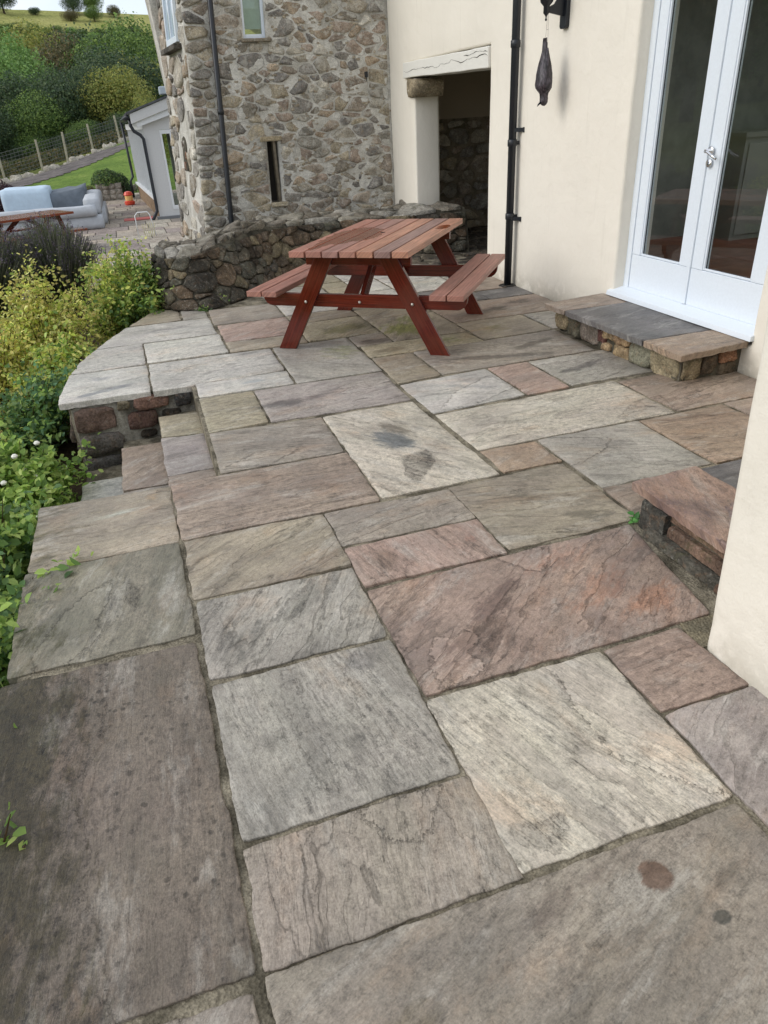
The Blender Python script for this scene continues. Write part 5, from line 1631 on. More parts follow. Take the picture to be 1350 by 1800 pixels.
def shrub(loc, rx, ry, h, nstem, nleaf, size, cols, label, seed, lean=(0, 0), stems=True, cat='shrub', name='shrub', low=.25, k=1.0, twig=.10, group=None, stemcol=None, flowers=0):
    rng = np.random.RandomState(seed)
    o = empty(name, loc, label=label, cat=cat, group=group)
    tips = []
    mb = MB()
    S = []
    for i in range(nstem):
        a = rng.uniform(0, 2 * math.pi); rr_ = math.sqrt(rng.uniform(0, 1))
        tx, ty = rx * rr_ * math.cos(a) + lean[0], ry * rr_ * math.sin(a) + lean[1]
        tz = h * (1 - .40 * rr_ ** 2) * rng.uniform(.72, 1.05)
        b = np.array([tx * .15 + rng.normal() * .02, ty * .15 + rng.normal() * .02, 0.0])
        m = np.array([tx * .45, ty * .45, tz * .60]); e = np.array([tx, ty, tz])
        S.append((b, m, e))
        if stems:
            pts = [tuple((1 - t) ** 2 * b + 2 * t * (1 - t) * m + t * t * e) for t in (0, .25, .5, .75, 1)]
            w = .0035 + .002 * rng.rand()
            mb.tube(pts, [w * 1.5, w * 1.3, w, w * .7, w * .3], 5, False)
    if stems: mb.build('stem', m_plain('stem_bark_%d' % seed, lin(stemcol or (70, 56, 38)), .85, .2), o)
    si = rng.randint(0, nstem, nleaf); t = low + (1 - low) * rng.rand(nleaf) ** .8
    B = np.array([s[0] for s in S])[si]; Mm = np.array([s[1] for s in S])[si]; E = np.array([s[2] for s in S])[si]
    t_ = t[:, None]
    P = (1 - t_) ** 2 * B + 2 * t_ * (1 - t_) * Mm + t_ ** 2 * E
    off = rng.normal(size=(nleaf, 3)) * twig * np.array([1, 1, .7]) * (0.5 + .6 * rng.rand(nleaf, 1))
    # leaves gather along side twigs
    tw = np.round(t * 9) / 9
    key = (si * 10 + (tw * 9).astype(int))
    tdir = np.random.RandomState(seed + 1).normal(size=(nstem * 10 + 20, 3))[key]
    P = P + tdir * twig * 1.0 * rng.rand(nleaf, 1) + off * .35
    N = rng.normal(size=(nleaf, 3)) * .7 + np.array([-.25, -.15, .9])
    cs = colpick(nleaf, cols, rng, k * 1.3)
    # one branch yellows or greens together
    bc = np.random.RandomState(seed + 2).uniform(.78, 1.25, (nstem, 1))[si]
    V, F, C = leaf_mesh(P, N, size * rng.uniform(.5, 1.35, nleaf), cs * bc, rng, oval=True)
    link('foliage', mesh_np('foliage', V, F, C), o, LEAF)
    if flowers:
        f = MB()
        for i in range(flowers):
            p = S[rng.randint(nstem)][2] + rng.normal(size=3) * .05
            f.lathe([(.001, 0), (.014, .004), (.018, .014), (.010, .022), (.001, .024)], tuple(p), 7)
        f.build('flower', m_plain('white_petal', lin((230, 228, 216)), .7), o)
    return o

YG = [(174, 178, 92), (156, 168, 78), (188, 184, 108), (130, 148, 68), (160, 154, 88), (198, 196, 130)]
GR = [(88, 114, 62), (110, 134, 70), (70, 98, 54), (130, 150, 82), (82, 108, 72)]
BG = [(116, 142, 70), (140, 162, 82), (94, 120, 62), (160, 176, 100)]
AU = [(190, 180, 106), (170, 158, 90), (200, 192, 126), (154, 152, 90), (152, 134, 88)]
BGZ = -.62
shrub((-.42, 7.75, BGZ), .50, .55, 1.22, 60, 9500, .040, YG + BG, 'tall yellow-green shrub with thin dark stems beside the end of the low stone wall', 101, lean=(.18, -.35))
shrub((-.05, 7.35, BGZ), .28, .34, 1.15, 34, 4200, .042, BG + GR, 'bright green bush touching the left end of the low stone wall', 102, lean=(.0, -.1))
shrub((-1.02, 7.2, BGZ), .55, .6, 1.12, 60, 8500, .037, YG + [(158, 146, 88)], 'dense yellow-olive shrub left of the tall stemmed one', 103, lean=(.1, -.2))
shrub((-1.35, 6.35, BGZ), .55, .5, .86, 50, 6500, .036, YG + AU[:2], 'low sprawling yellow-leaved shrub behind the dark green leaves', 104)
shrub((-.86, 6.1, BGZ), .32, .5, .72, 44, 6000, .040, BG + YG, 'lime green bush pressed against the curved patio edge', 105, lean=(.1, 0))
shrub((-1.02, 5.35, BGZ), .30, .45, .66, 40, 5000, .042, GR + [(84, 118, 84)], 'dark bluish green leafy bush below the curved slab edge', 106, lean=(.12, 0))
shrub((-1.42, 5.0, BGZ), .34, .45, .74, 36, 4500, .036, AU + YG, 'golden autumn-coloured bush at the left edge of the garden bed', 107)
shrub((-.98, 4.15, BGZ - .05), .32, .42, .66, 46, 5200, .046, BG + [(120, 150, 70)], 'fresh green bush with small white flowers in front of the granite retaining wall', 108, lean=(.06, 0), flowers=12)
shrub((-1.30, 4.45, BGZ), .35, .4, .78, 32, 3800, .038, GR + YG[:2], 'mixed green bush behind the white-flowered one', 109)
shrub((-.98, 3.15, BGZ - .05), .26, .42, .80, 44, 4600, .046, BG + GR, 'green leafy shrub leaning over the left patio edge by the top step', 110, lean=(.17, -.05))
shrub((-.88, 2.45, BGZ - .05), .22, .45, .76, 40, 3600, .044, BG[:2] + GR, 'dark green shrub along the shaded left edge of the patio', 111, lean=(.20, 0))
shrub((-.90, 1.70, BGZ - .05), .20, .34, .68, 20, 900, .048, GR + BG[:1], 'sparse green shrub at the lower left edge of the patio', 112, lean=(.22, .1))
shrub((-.70, 1.38, -.30), .07, .09, .40, 8, 60, .038, BG, 'small sprig of rounded leaves poking over the dark slab', 113, lean=(.13, 0), twig=.03, low=.6)
shrub((-.70, .98, -.30), .06, .06, .38, 7, 50, .038, BG + [(150, 150, 70)], 'tiny leafy sprig at the bottom left corner of the patio', 114, lean=(.19, -.02), twig=.03, low=.6)
shrub((-.40, 9.6, BGZ), .42, .4, .72, 34, 3800, .030, AU + YG, 'yellow autumn plant behind the tall shrub', 115)
shrub((.38, 9.5, BGZ), .25, .3, .80, 26, 2200, .032, BG + AU, 'small yellow and green bush at the foot of the stone building', 116)
shrub((.70, 9.35, BGZ), .16, .18, .72, 14, 900, .032, BG, 'upright green plant between the low wall and the stone building', 117)
shrub((.63, 7.02, -.01), .10, .08, .10, 16, 260, .026, BG + GR, 'weed growing at the foot of the low stone wall', 118, twig=.03, low=.1, cat='weed', name='weed', stems=False)
shrub((.45, 6.83, -.01), .10, .03, .04, 10, 120, .020, GR, 'flat patch of weed between slab and wall foot', 119, twig=.02, low=.1, cat='weed', name='weed', stems=False)
shrub((1.69, 2.055, -.01), .035, .03, .045, 7, 26, .026, [(70, 120, 60), (90, 140, 72)], 'little green weed in the joint beside the side step', 120, twig=.012, low=.3, cat='weed', name='weed', stems=False)

# lavender clumps
def lavender(loc, rx, h, n, label, seed):
    rng = np.random.RandomState(seed)
    o = empty('lavender', loc, label=label, cat='lavender')
    a = rng.uniform(0, 2 * math.pi, n); q = np.sqrt(rng.rand(n)); d = np.stack([np.cos(a) * q, np.sin(a) * q], 1)
    b = d * rx * .25; e = d * rx * rng.uniform(.8, 1.1, (n, 1)); z = h * (1 - .35 * q * q) * rng.uniform(.75, 1.1, n)
    w = .0045
    side = np.stack([-d[:, 1], d[:, 0]], 1); side /= np.maximum(1e-6, np.linalg.norm(side, axis=1, keepdims=True))
    ang = rng.uniform(0, math.pi, n); side = side * np.cos(ang)[:, None] + d * np.sin(ang)[:, None]
    P0 = np.concatenate([b - side * w, np.zeros((n, 1))], 1); P1 = np.concatenate([b + side * w, np.zeros((n, 1))], 1)
    m = (b + e) * .45
    P2 = np.concatenate([m + side * w, (z * .6)[:, None]], 1); P3 = np.concatenate([m - side * w, (z * .6)[:, None]], 1)
    P4 = np.concatenate([e + side * w * .7, z[:, None]], 1); P5 = np.concatenate([e - side * w * .7, z[:, None]], 1)
    V = np.stack([P0, P1, P2, P3, P4, P5], 1).reshape(-1, 3); base = np.arange(n)[:, None] * 6
    F = np.concatenate([base + [[0, 1, 2, 3]], base + [[3, 2, 4, 5]]], 1).reshape(-1, 4)
    cs = colpick(n, [(96, 104, 80), (120, 124, 98), (80, 90, 66), (110, 108, 100)], rng)
    C = np.repeat(np.concatenate([cs, np.ones((n, 1))], 1), 6, 0)
    link('stalk', mesh_np('stalk', V, F, C), o, LEAF)
    k = rng.choice(n, n // 3, replace=False)
    hp = np.concatenate([e[k], z[k][:, None]], 1)
    hp = np.repeat(hp, 5, 0) + rng.normal(size=(len(k) * 5, 3)) * np.array([.006, .006, .022])
    V, F, C = leaf_mesh(hp, rng.normal(size=hp.shape), np.full(len(hp), .022), colpick(len(hp), [(104, 96, 112), (84, 78, 92), (122, 112, 118)], rng), rng)
    link('flower_head', mesh_np('flower_head', V, F, C), o, LEAF)
lavender((-1.9, 9.9, BGZ), .75, 1.26, 3600, 'large grey-green lavender clump at the left edge', 201)
lavender((-1.05, 10.3, BGZ), .60, 1.16, 2800, 'grey-green lavender clump in front of the grey garden sofa', 202)
lavender((-2.2, 8.4, BGZ), .6, .85, 2400, 'dark lavender clump nearest the left frame edge', 203)

# weathered stones in the bed
rb = random.Random(44)
for i, (x, y, sx, lab) in enumerate([(-1.75, 8.0, .24, 'large dark lichen-spotted rock in the bed at the left frame edge'), (-1.5, 7.35, .16, 'smaller dark rock in the bed behind the yellow bush'), (-1.95, 7.3, .2, 'grey rock half buried in the bed near the left edge'), (-.80, 3.42, .09, 'pale stone beside the lowest garden step')]):
    mb = MB(); stone_geo(mb, [(-sx, -sx * .6), (sx, -sx * .5), (sx * .9, sx * .6), (-sx * .8, sx * .5)], lambda u, v, d: (u, v, d), sx * .62, .05, rb, 12, .6, .12)
    o = mb.build('rock', m_stone('rock_stone_%d' % i, .5, .4 if i < 3 else 0, .02, .9), None, smooth=True, color=lin((120, 114, 100) if i < 3 else (176, 172, 158)), label=lab, cat='rock')
    o.location = (x, y, BGZ + (.12 if i < 3 else .17))


# ------------------------------------------------------------------ terrain
def sst(a, b, x):
    t = max(0.0, min(1.0, (x - a) / (b - a))); return t * t * (3 - 2 * t)

def ground_z(x, y):
    z = -.55
    # gentle rise to the right beyond the lawn
    z += max(0.0, min(10.0, x + 6)) * .215 * sst(29, 50, y) * (1 - sst(52, 75, y))
    d = y
    if x < -20: d = y + (-20 - x) * .7
    def prof(d):
        P = [(0, 0), (52, 0), (70, .3), (100, 2.4), (150, 7.6), (200, 17.8), (262, 31.5), (330, 33), (500, 30), (1500, 20)]
        for (a, za), (b, zb) in zip(P, P[1:]):
            if a <= d <= b: return za + (zb - za) * (d - a) / (b - a)
        return P[-1][1]
    z += prof(max(0, d))
    z += -x * .0115 * 6 * sst(150, 262, y) * (1 if abs(x) < 60 else 60 / abs(x))
    if y > 60: z += 1.1 * fn(x, y, 0, .02, 3)
    return z

def sheet(name, xs, ys, mat, dz=0.0, mask=None, **kw):
    verts = [(x, y, ground_z(x, y) + dz) for y in ys for x in xs]
    nx = len(xs)
    fs = []
    for j in range(len(ys) - 1):
        for i in range(nx - 1):
            cx, cy = (xs[i] + xs[i + 1]) / 2, (ys[j] + ys[j + 1]) / 2
            if mask and not mask(cx, cy): continue
            fs.append((j * nx + i, j * nx + i + 1, (j + 1) * nx + i + 1, (j + 1) * nx + i))
    me = bpy.data.meshes.new(name); me.from_pydata(verts, [], fs)
    return link(name, me, None, mat, True, **kw)

def spaced(a, b, s0, g):
    out = [a]; s = s0
    while out[-1] < b: out.append(out[-1] + s); s *= g
    return out
xp = spaced(0, 900, .6, 1.055); xs = [-v for v in xp[::-1]][:-1] + xp
ys = [-v for v in spaced(0, 300, 1.5, 1.2)[::-1]][:-1] + spaced(0, 1400, .7, 1.022)
GRASSY = [(0.30, lin((70, 78, 40), .8)), (0.48, lin((104, 112, 58), .8)), (0.62, lin((140, 138, 80), .8)), (0.75, lin((112, 104, 66), .8))]
sheet('ground', xs, ys, m_ground('rough_pasture', GRASSY, .06, 1.2, .3), kind='structure')
SOIL = m_ground('bed_soil', [(0.3, lin((40, 34, 26))), (0.6, lin((70, 60, 46)))], 3, 40, .02)
sheet('garden_bed', [-5 + .25 * i for i in range(34)], [-2 + .25 * i for i in range(53)], SOIL, .035, lambda x, y: y < 11.3 and x > -4.6, kind='structure')
LAWN = m_ground('lawn_grass', [(0.3, lin((96, 124, 56), .7)), (0.55, lin((122, 148, 68), .7)), (0.7, lin((146, 162, 84), .7))], .6, 9, .03)
def lawn_edge(y): return -5.2 + 5.4 * sst(30, 50, y)
sheet('lawn', [-9 + .3 * i for i in range(48)], [27.8 + .35 * i for i in range(62)], LAWN, .03, lambda x, y: y < 49 and x > lawn_edge(y) - 1.5 and x < 5, kind='structure')
TRK = m_ground('gravel_track', [(0.3, lin((78, 74, 72))), (0.6, lin((118, 112, 108)))], 1.5, 20, .03)
def trk(x, y):
    c = 32.6 + (x + 8) * 1.75
    return abs(y - c) < 3.0 and y > 27
sheet('track', [-14 + .3 * i for i in range(64)], [27 + .3 * i for i in range(90)], TRK, .055, lambda x, y: trk(x, y) and y < 47, kind='structure')

# upper fields: two pale strips and darker hedge lines on the hill
FIELD = m_ground('pale_field', [(0.3, lin((140, 148, 74), .8)), (0.6, lin((172, 170, 104), .8))], .05, 1.5, .2)
sheet('field', [-40 + 2.5 * i for i in range(34)], [166 + 2.5 * i for i in range(44)], FIELD, .25, lambda x, y: (168 < y < 184) or (232 < y < 268), kind='structure')

# ------------------------------------------------------------------ lower patio
low = empty('lower_patio', (0, 20, -.5), kind='structure')
mb = MB(); mb.box((-7, -8.7, -.3), (6, 9.5, -.02)); mb.build('patio_bed', m_mortar('pale_joint', (120, 116, 106), (90, 86, 80)), low)
rl_ = random.Random(9)
lp_base = []
y = 13.0
LPAL = [(168, 158, 144), (150, 142, 132), (178, 166, 150), (160, 148, 140), (184, 176, 160)]
cache = {}
y = 11.6
LOWM = m_stone('lower_patio_stone', .1, 0, .004, 1.0)
while y < 28.5:
    hgt = rl_.choice([.45, .6, .75]); x = -4.2 + rl_.uniform(0, .4)
    while x < 1.6:
        wd = rl_.choice([.45, .6, .9])
        key = (wd, hgt)
        if key not in cache:
            m2 = MB(); m2.box((0, 0, -.03), (wd - .02, hgt - .02, 0)); o = m2.build('paving_slab', LOWM, low); cache[key] = o.data
        else:
            o = bpy.data.objects.new('paving_slab', cache[key]); COL.objects.link(o); o.parent = low
        o.location = (x, y - 20, rl_.uniform(-.003, .003)); o.color = lin(LPAL[rl_.randrange(5)], .9)
        x += wd
    y += hgt

# ------------------------------------------------------------------ conservatory
con = empty('conservatory', (1.0, 19.8, -.5), label='white lean-to garden room with a glazed side, beyond the stone building', cat='garden room')
CW = m_plain('pale_grey_paint', lin((206, 206, 204)), .5, .4, 0, .001, 30, .03)
CT = m_plain('white_trim', lin((226, 228, 228)), .4, .4, 0, .001, 30, .03)
# local coordinates: x-1.0, y-19.8, z+.5
mb = MB()
mb.box((-.33, 0, .06), (.02, .12, 1.95)); mb.box((.30, .0, .06), (.62, .12, 1.95)); mb.box((.02, 0, 1.95), (.62, .12, 2.0)); mb.box((.02, 0, .06), (.30, .12, .20))
mb.prism([(-.33, 1.95), (.9, 1.95), (.9, 2.42), (-.33, 2.08)], lambda a, b: (a, .002, b), lambda a, b: (a, .12, b)); mb.build('front_wall', CW, con)
mb = MB(); mb.prism([(-.58, 2.10), (.42, 2.40), (.42, 2.62), (-.58, 2.30)], lambda a, b: (a, -.22, b), lambda a, b: (a, -.17, b)); mb.build('barge_board', CW, con, bevel=.004)
mb = MB(); mb.prism([(-.45, 2.03), (.42, 2.27), (.42, 2.395), (-.50, 2.12)], lambda a, b: (a, -.16, b), lambda a, b: (a, -.01, b)); mb.build('soffit_board', CT, con)
mb = MB(); mb.prism([(-.66, 2.30), (.9, 2.77), (.9, 2.81), (-.66, 2.34)], lambda a, b: (a, -.26, b), lambda a, b: (a * 1.0, 8.0, b)); mb.build('roof', m_plain('slate_roof', lin((78, 80, 84)), .5, .4, 0, .01, 12, .3), con)
dd = bpy.data.objects.new('door', None); COL.objects.link(dd); dd.parent = con
mb = MB(); mb.box((.022, -.01, .20), (.07, .05, 1.945)); mb.box((.25, -.01, .20), (.298, .05, 1.945)); mb.box((.07, -.01, 1.86), (.25, .05, 1.945)); mb.box((.07, -.01, .20), (.25, .05, .29)); mb.build('door_frame', CT, dd, bevel=.004)
mb = MB(); mb.box((.071, .02, .291), (.249, .026, 1.859)); mb.build('glass_pane', GLASS, dd)
mb = MB(); mb.box((-.40, -.08, -.02), (.64, .14, .058)); mb.build('base_plinth', m_plain('grey_plinth', lin((120, 122, 124)), .8), con)
# glazed side, splayed slightly
def sidec(s, d=0.0): return (-.33 - .28 * s / 7.2 - d, s)
mb = MB(); vs = []
mb.prism([(0.3, 0), (7.2, 0), (7.2, .42), (0.3, .42)], lambda a, b: (sidec(a)[0] + .16, a, b), lambda a, b: (sidec(a)[0], a, b)); mb.build('stone_plinth', m_stone('plinth_stone', .2, 0, .02), con, color=lin((150, 128, 104)))
mb = MB(); mb.prism([(0.25, .42), (7.3, .42), (7.3, .47), (0.25, .47)], lambda a, b: (sidec(a)[0] + .16, a, b), lambda a, b: (sidec(a)[0] - .05, a, b)); mb.build('side_sill', CT, con)
mb = MB()
for k in range(10):
    s_ = .12 + 7.0 * k / 9
    x0 = sidec(s_)[0]
    mb.box((x0 + .02, s_ - .045, .47 if k else .06), (x0 + .07, s_ + .045, 1.98))
mb.build('mullion', CT, con)
mb = MB(); mb.prism([(0.12, 1.98), (7.2, 1.98), (7.2, 2.14), (0.12, 2.14)], lambda a, b: (sidec(a)[0] + .14, a, b), lambda a, b: (sidec(a)[0] - .01, a, b)); mb.build('side_fascia', CT, con)
for k in range(9):
    s0 = .17 + 7.0 * k / 9; s1 = .07 + 7.0 * (k + 1) / 9
    mb = MB(); mb.prism([(s0, .471), (s1, .471), (s1, 1.979), (s0, 1.979)], lambda a, b: (sidec(a)[0] + .055, a, b), lambda a, b: (sidec(a)[0] + .045, a, b)); mb.build('window_pane', GLASS, con)
mb = MB(); mb.box((.6, 7.1, .0), (1.6, 7.2, 2.5)); mb.box((.9, .2, 0), (1.0, 7.1, 2.6)); mb.box((-.3, .2, .0), (1.0, 7.1, .05)); mb.build('inner_wall', DARKROOM, con)
mb = MB(); mb.tube([(-.64, -.2, 2.24), (-.70, 7.5, 2.24)], .05, 10); mb.build('gutter', BLACK, con, smooth=True)
mb = MB(); mb.tube([(-.60, -.06, 2.22), (-.60, -.06, 2.06), (-.55, -.07, 1.95), (-.42, -.08, 1.86), (-.37, -.08, 1.78), (-.37, -.08, .30), (-.38, -.09, .20), (-.45, -.1, .10), (-.50, -.1, .02), (-.50, -.1, -.1)], .040, 10)
mb.build('drainpipe', BLACK, con, smooth=True)
mb = MB(); mb.tube([(-.72, 7.4, 2.22), (-.70, 7.4, 1.0), (-.70, 7.4, .62), (-.80, 7.3, .50), (-.80, 7.3, .0)], .040, 10); mb.build('drainpipe', BLACK, con, smooth=True)
mb = MB(); mb.box((-.05, -.12, 2.62), (-.05 + .3, .1, 2.62 + .001))
mb = MB(); mb.box((.18, -.25, 2.66), (.40, .1, 2.82)); mb.build('lead_flashing', m_plain('lead', lin((170, 180, 188)), .5), con, bevel=.02)

# ------------------------------------------------------------------ things on the lower patio
picnic_table((-2.78, 15.85, -.52), rad(-60), 'second picnic table on the lower patio in front of the covered furniture', detail=False, cols='d')

FABG = m_plain('grey_cover_fabric', lin((182, 186, 190)), .8, .2, 0, .02, 5, .08)
FABB = m_plain('pale_blue_cover_fabric', lin((190, 208, 222)), .75, .2, 0, .02, 5, .06)
FABD = m_plain('slate_cover_fabric', lin((108, 116, 124)), .8, .2, 0, .02, 6, .12)
def soft_box(a, b, res=.12, puff=.022, seed=0, top=None):
    """box with rounded shoulders and sagging cloth"""
    xs = breaks([a[0], b[0]], res); ys = breaks([a[1], b[1]], res); zs = breaks([a[2], b[2]], res)
    cx, cy, cz = [(a[i] + b[i]) / 2 for i in range(3)]
    def w(x, y, z):
        r = .055
        P = [x, y, z]
        Q = [max(a[0] + r, min(b[0] - r, x)), max(a[1] + r, min(b[1] - r, y)), min(b[2] - r, z)]
        v = Vector(P) - Vector(Q)
        if v.length > r: v = v.normalized() * r
        p = Vector(Q) + v
        k = puff * fn(x, y, z + seed, 2.2, 3)
        tz = top(x, y) if top else 0
        return (p.x + k * .6, p.y + k * .6, p.z + (k + tz) * (1 if z > b[2] - .2 else (z - a[2]) / max(.01, b[2] - a[2])))
    return xs, ys, zs, w
def soft(name, a, b, mat, parent, **k):
    xs, ys, zs, w = soft_box(a, b, **k)
    o = grid_wall(xs, ys, zs, lambda x, y, z: True, w, name, mat, parent)
    return o
sofa = empty('garden_sofa', (-1.8, 19.8, -.5), label='large grey L-shaped garden sofa under fitted covers on the lower patio', cat='sofa'); sofa.scale = (1, 1, .86)
soft('seat_base', (-1.25, -.9, .02), (1.15, .15, .36), FABG, sofa, seed=1)
soft('back_rest', (-1.2, -.95, .34), (1.05, -.6, .60), FABG, sofa, seed=2)
soft('arm_base', (.35, .1, .02), (1.22, 2.6, .40), FABG, sofa, seed=3)
soft('arm_back', (.78, -.7, .38), (1.15, 2.5, .74), FABG, sofa, seed=4)
soft('dark_cover', (-.1, 1.0, .3), (.80, 2.7, .82), FABD, sofa, seed=5, puff=.08, top=lambda x, y: .12 * x)
cov = empty('covered_table', (-2.32, 21.3, -.5), label='garden table under a pale blue cover beside the grey sofa', cat='covered table')
soft('cover', (-.62, -.6, .02), (.50, .6, .86), FABB, cov, seed=7)
cov2 = empty('covered_bench', (-3.7, 19.3, -.5), label='low bench under a pale blue cover at the left frame edge', cat='covered bench')
soft('cover', (-.9, -.4, .02), (.85, .3, .52), FABB, cov2, seed=8)

# purple bush, pot and its shrub, low dry wall, lantern, mat, rack
def ball_bush(loc, r, h, n, size, cols, label, seed, k=1.0, name='shrub', cat='shrub'):
    rng = np.random.RandomState(seed)
    o = empty(name, loc, label=label, cat=cat)
    d = rng.normal(size=(n, 3)); d /= np.linalg.norm(d, axis=1, keepdims=True); d[:, 2] = np.abs(d[:, 2])
    rr_ = rng.uniform(.78, 1.03, (n, 1)) * (1 + .08 * np.sin(d[:, :1] * 9) * np.cos(d[:, 1:2] * 8))
    P = d * rr_ * np.array([r, r, h])
    V, F, C = leaf_mesh(P, d + rng.normal(size=(n, 3)) * .5, size * rng.uniform(.6, 1.3, n), colpick(n, cols, rng, k), rng)
    link('foliage', mesh_np('foliage', V, F, C), o, LEAF)
    mb = MB()
    for q in range(5): mb.tube([(0, 0, -.1), (r * .3 * math.cos(q * 1.3), r * .3 * math.sin(q * 1.3), h * .5), (r * .6 * math.cos(q * 1.3), r * .6 * math.sin(q * 1.3), h * .8)], [.04, .025, .01], 6)
    mb.build('trunk', BARK, o)
    return o
ball_bush((-4.15, 25.2, -.52), 1.35, 1.02, 9000, .075, [(64, 40, 48), (48, 32, 40), (82, 52, 56), (40, 34, 34)], 'dense dark purple-leaved dome bush at the left edge of the lawn', 301)
pot = empty('stone_planter', (-.52, 27.0, -.5), label='rough pale stone planter at the end of the lower patio', cat='planter')
for j in range(3):
    for i in range(4):
        mb = MB(); stone_geo(mb, [(-.4 + .2 * i, .02 + .16 * j), (-.21 + .2 * i, .02 + .16 * j), (-.21 + .2 * i, .17 + .16 * j), (-.4 + .2 * i, .17 + .16 * j)], lambda u, v, d: (u, -.3 - d, v), .03, .05, rb, 8, .6)
        mb.build('stone', BLOCK, pot, smooth=True, color=lin((176, 168, 156)))
mb = MB(); mb.box((-.4, -.31, 0), (.4, .4, .5)); mb.build('planter_core', RMORT, pot)
ball_bush((-.55, 27.1, -.05), .50, .46, 2600, .06, GR + [(80, 90, 60)], 'dark green bush growing in the pale stone planter', 302)
ball_bush((-.15, 27.8, -.45), .38, .70, 2000, .06, [(52, 72, 40), (70, 92, 52)], 'dark evergreen bush behind the stone planter', 303)
ball_bush((-.2, 30.5, -.5), .30, .62, 1200, .06, [(84, 96, 50), (110, 104, 60)], 'small olive bush at the edge of the lawn', 304)
ball_bush((-1.15, 28.0, -.5), .25, .42, 900, .05, [(110, 100, 60), (90, 96, 52)], 'small brownish plant left of the stone planter', 305)
dw = empty('dry_stone_kerb', (.2, 29.6, -.5), label='low dry stone kerb between lower patio and lawn', cat='wall')
for i in range(16):
    mb = MB(); a = -1.0 + i * .15
    stone_geo(mb, [(a, 0), (a + .14, 0), (a + .14, .26), (a, .24)], lambda u, v, d: (u, u * .55 - d, v), .06, .12, rb, 8, .6)
    mb.build('stone', BLOCK, dw, smooth=True, color=lin((140, 134, 122), rb.uniform(.6, 1)))
lt = empty('red_lantern', (.03, 24.5, -.5), label='small red and yellow plastic lantern standing by the glazed side of the garden room', cat='lantern')
mb = MB(); mb.lathe([(.13, 0), (.15, .03), (.15, .10), (.11, .12), (.11, .26), (.14, .28), (.10, .36), (.02, .38)], (0, 0, 0), 12); mb.build('housing', m_plain('red_plastic', lin((216, 76, 52)), .4), lt, smooth=False)
mb = MB(); mb.lathe([(.115, .125), (.115, .255)], (0, 0, 0), 12); mb.build('lens', m_plain('yellow_plastic', lin((236, 190, 120)), .3), lt)
mt = MB(); mt.box((-.42, -.22, 0), (.30, .22, .025)); mt = mt.build('doormat', m_plain('pink_mat', lin((190, 110, 104)), .9, .2, 0, .01, 60, .1), None, bevel=.006, label='faded pink doormat on the lower patio', cat='doormat'); mt.location = (.22, 20.2, -.497)
rk = empty('wire_rack', (.22, 16.7, -.5), label='white wire rack leaning near the foot of the curved drainpipe', cat='rack')
mb = MB(); mb.tube([(-.16, 0, 0), (-.16, 0, .42), (-.10, 0, .48), (.10, .0, .48), (.14, 0, .42), (.20, 0, 0)], .012, 6); mb.build('hoop', CT, rk, smooth=True)
mb = MB()
for q in range(6): mb.tube([(-.02 + q * .035, -.06, 0), (-.05 + q * .05, -.02, .26)], .007, 5)
mb.build('cane', m_plain('pale_cane', lin((196, 190, 150)), .7), rk)
bx = MB(); bx.box((-.12, -.1, 0), (.12, .1, .34)); bx = bx.build('meter_box', m_plain('grey_box', lin((110, 112, 116)), .6), None, bevel=.01, label='grey box against the far end of the glazed side', cat='box'); bx.location = (.12, 28.2, -.5)

# ------------------------------------------------------------------ fence at the edge of the garden
fe = empty('wire_fence', (-3, 47, 0), label='post and wire fence between the garden and the wooded slope', cat='fence')
FP = [(-9.5, 43.0), (-7.6, 44.0), (-5.9, 45.0), (-4.05, 46.0), (-2.75, 47.0), (-1.32, 48.2), (.25, 49.4), (1.9, 50.5), (3.6, 51.5)]
FPZ = [ground_z(x, y) for x, y in FP]
for i, (x, y) in enumerate(FP):
    mb = MB(); mb.tube([(x + 3, y - 47, FPZ[i] - .2), (x + 3 + R.uniform(-.06, .06), y - 47, FPZ[i] + 1.45)], [.062, .055], 8); mb.build('fence_post', m_plain('pale_post_%d' % i, lin((168, 162, 142)), .9, .2, 0, .01, 12, .15), fe)
mb = MB()
for h in [.15 + .16 * k for k in range(8)]:
    for i in range(len(FP) - 1):
        a, b = FP[i], FP[i + 1]; mb.tube([(a[0] + 3, a[1] - 47, FPZ[i] + h), (b[0] + 3, b[1] - 47, FPZ[i + 1] + h)], .010, 4, False)
for i in range(len(FP) - 1):
    for q in range(10):
        t = q / 10; x = FP[i][0] + (FP[i + 1][0] - FP[i][0]) * t; y = FP[i][1] + (FP[i + 1][1] - FP[i][1]) * t; z = FPZ[i] + (FPZ[i + 1] - FPZ[i]) * t
        mb.tube([(x + 3, y - 47, z + .15), (x + 3, y - 47, z + 1.27)], .007, 4, False)
o = mb.build('wire_mesh', m_plain('galvanised_wire', lin((96, 98, 94)), .6), fe); o['kind'] = 'stuff'
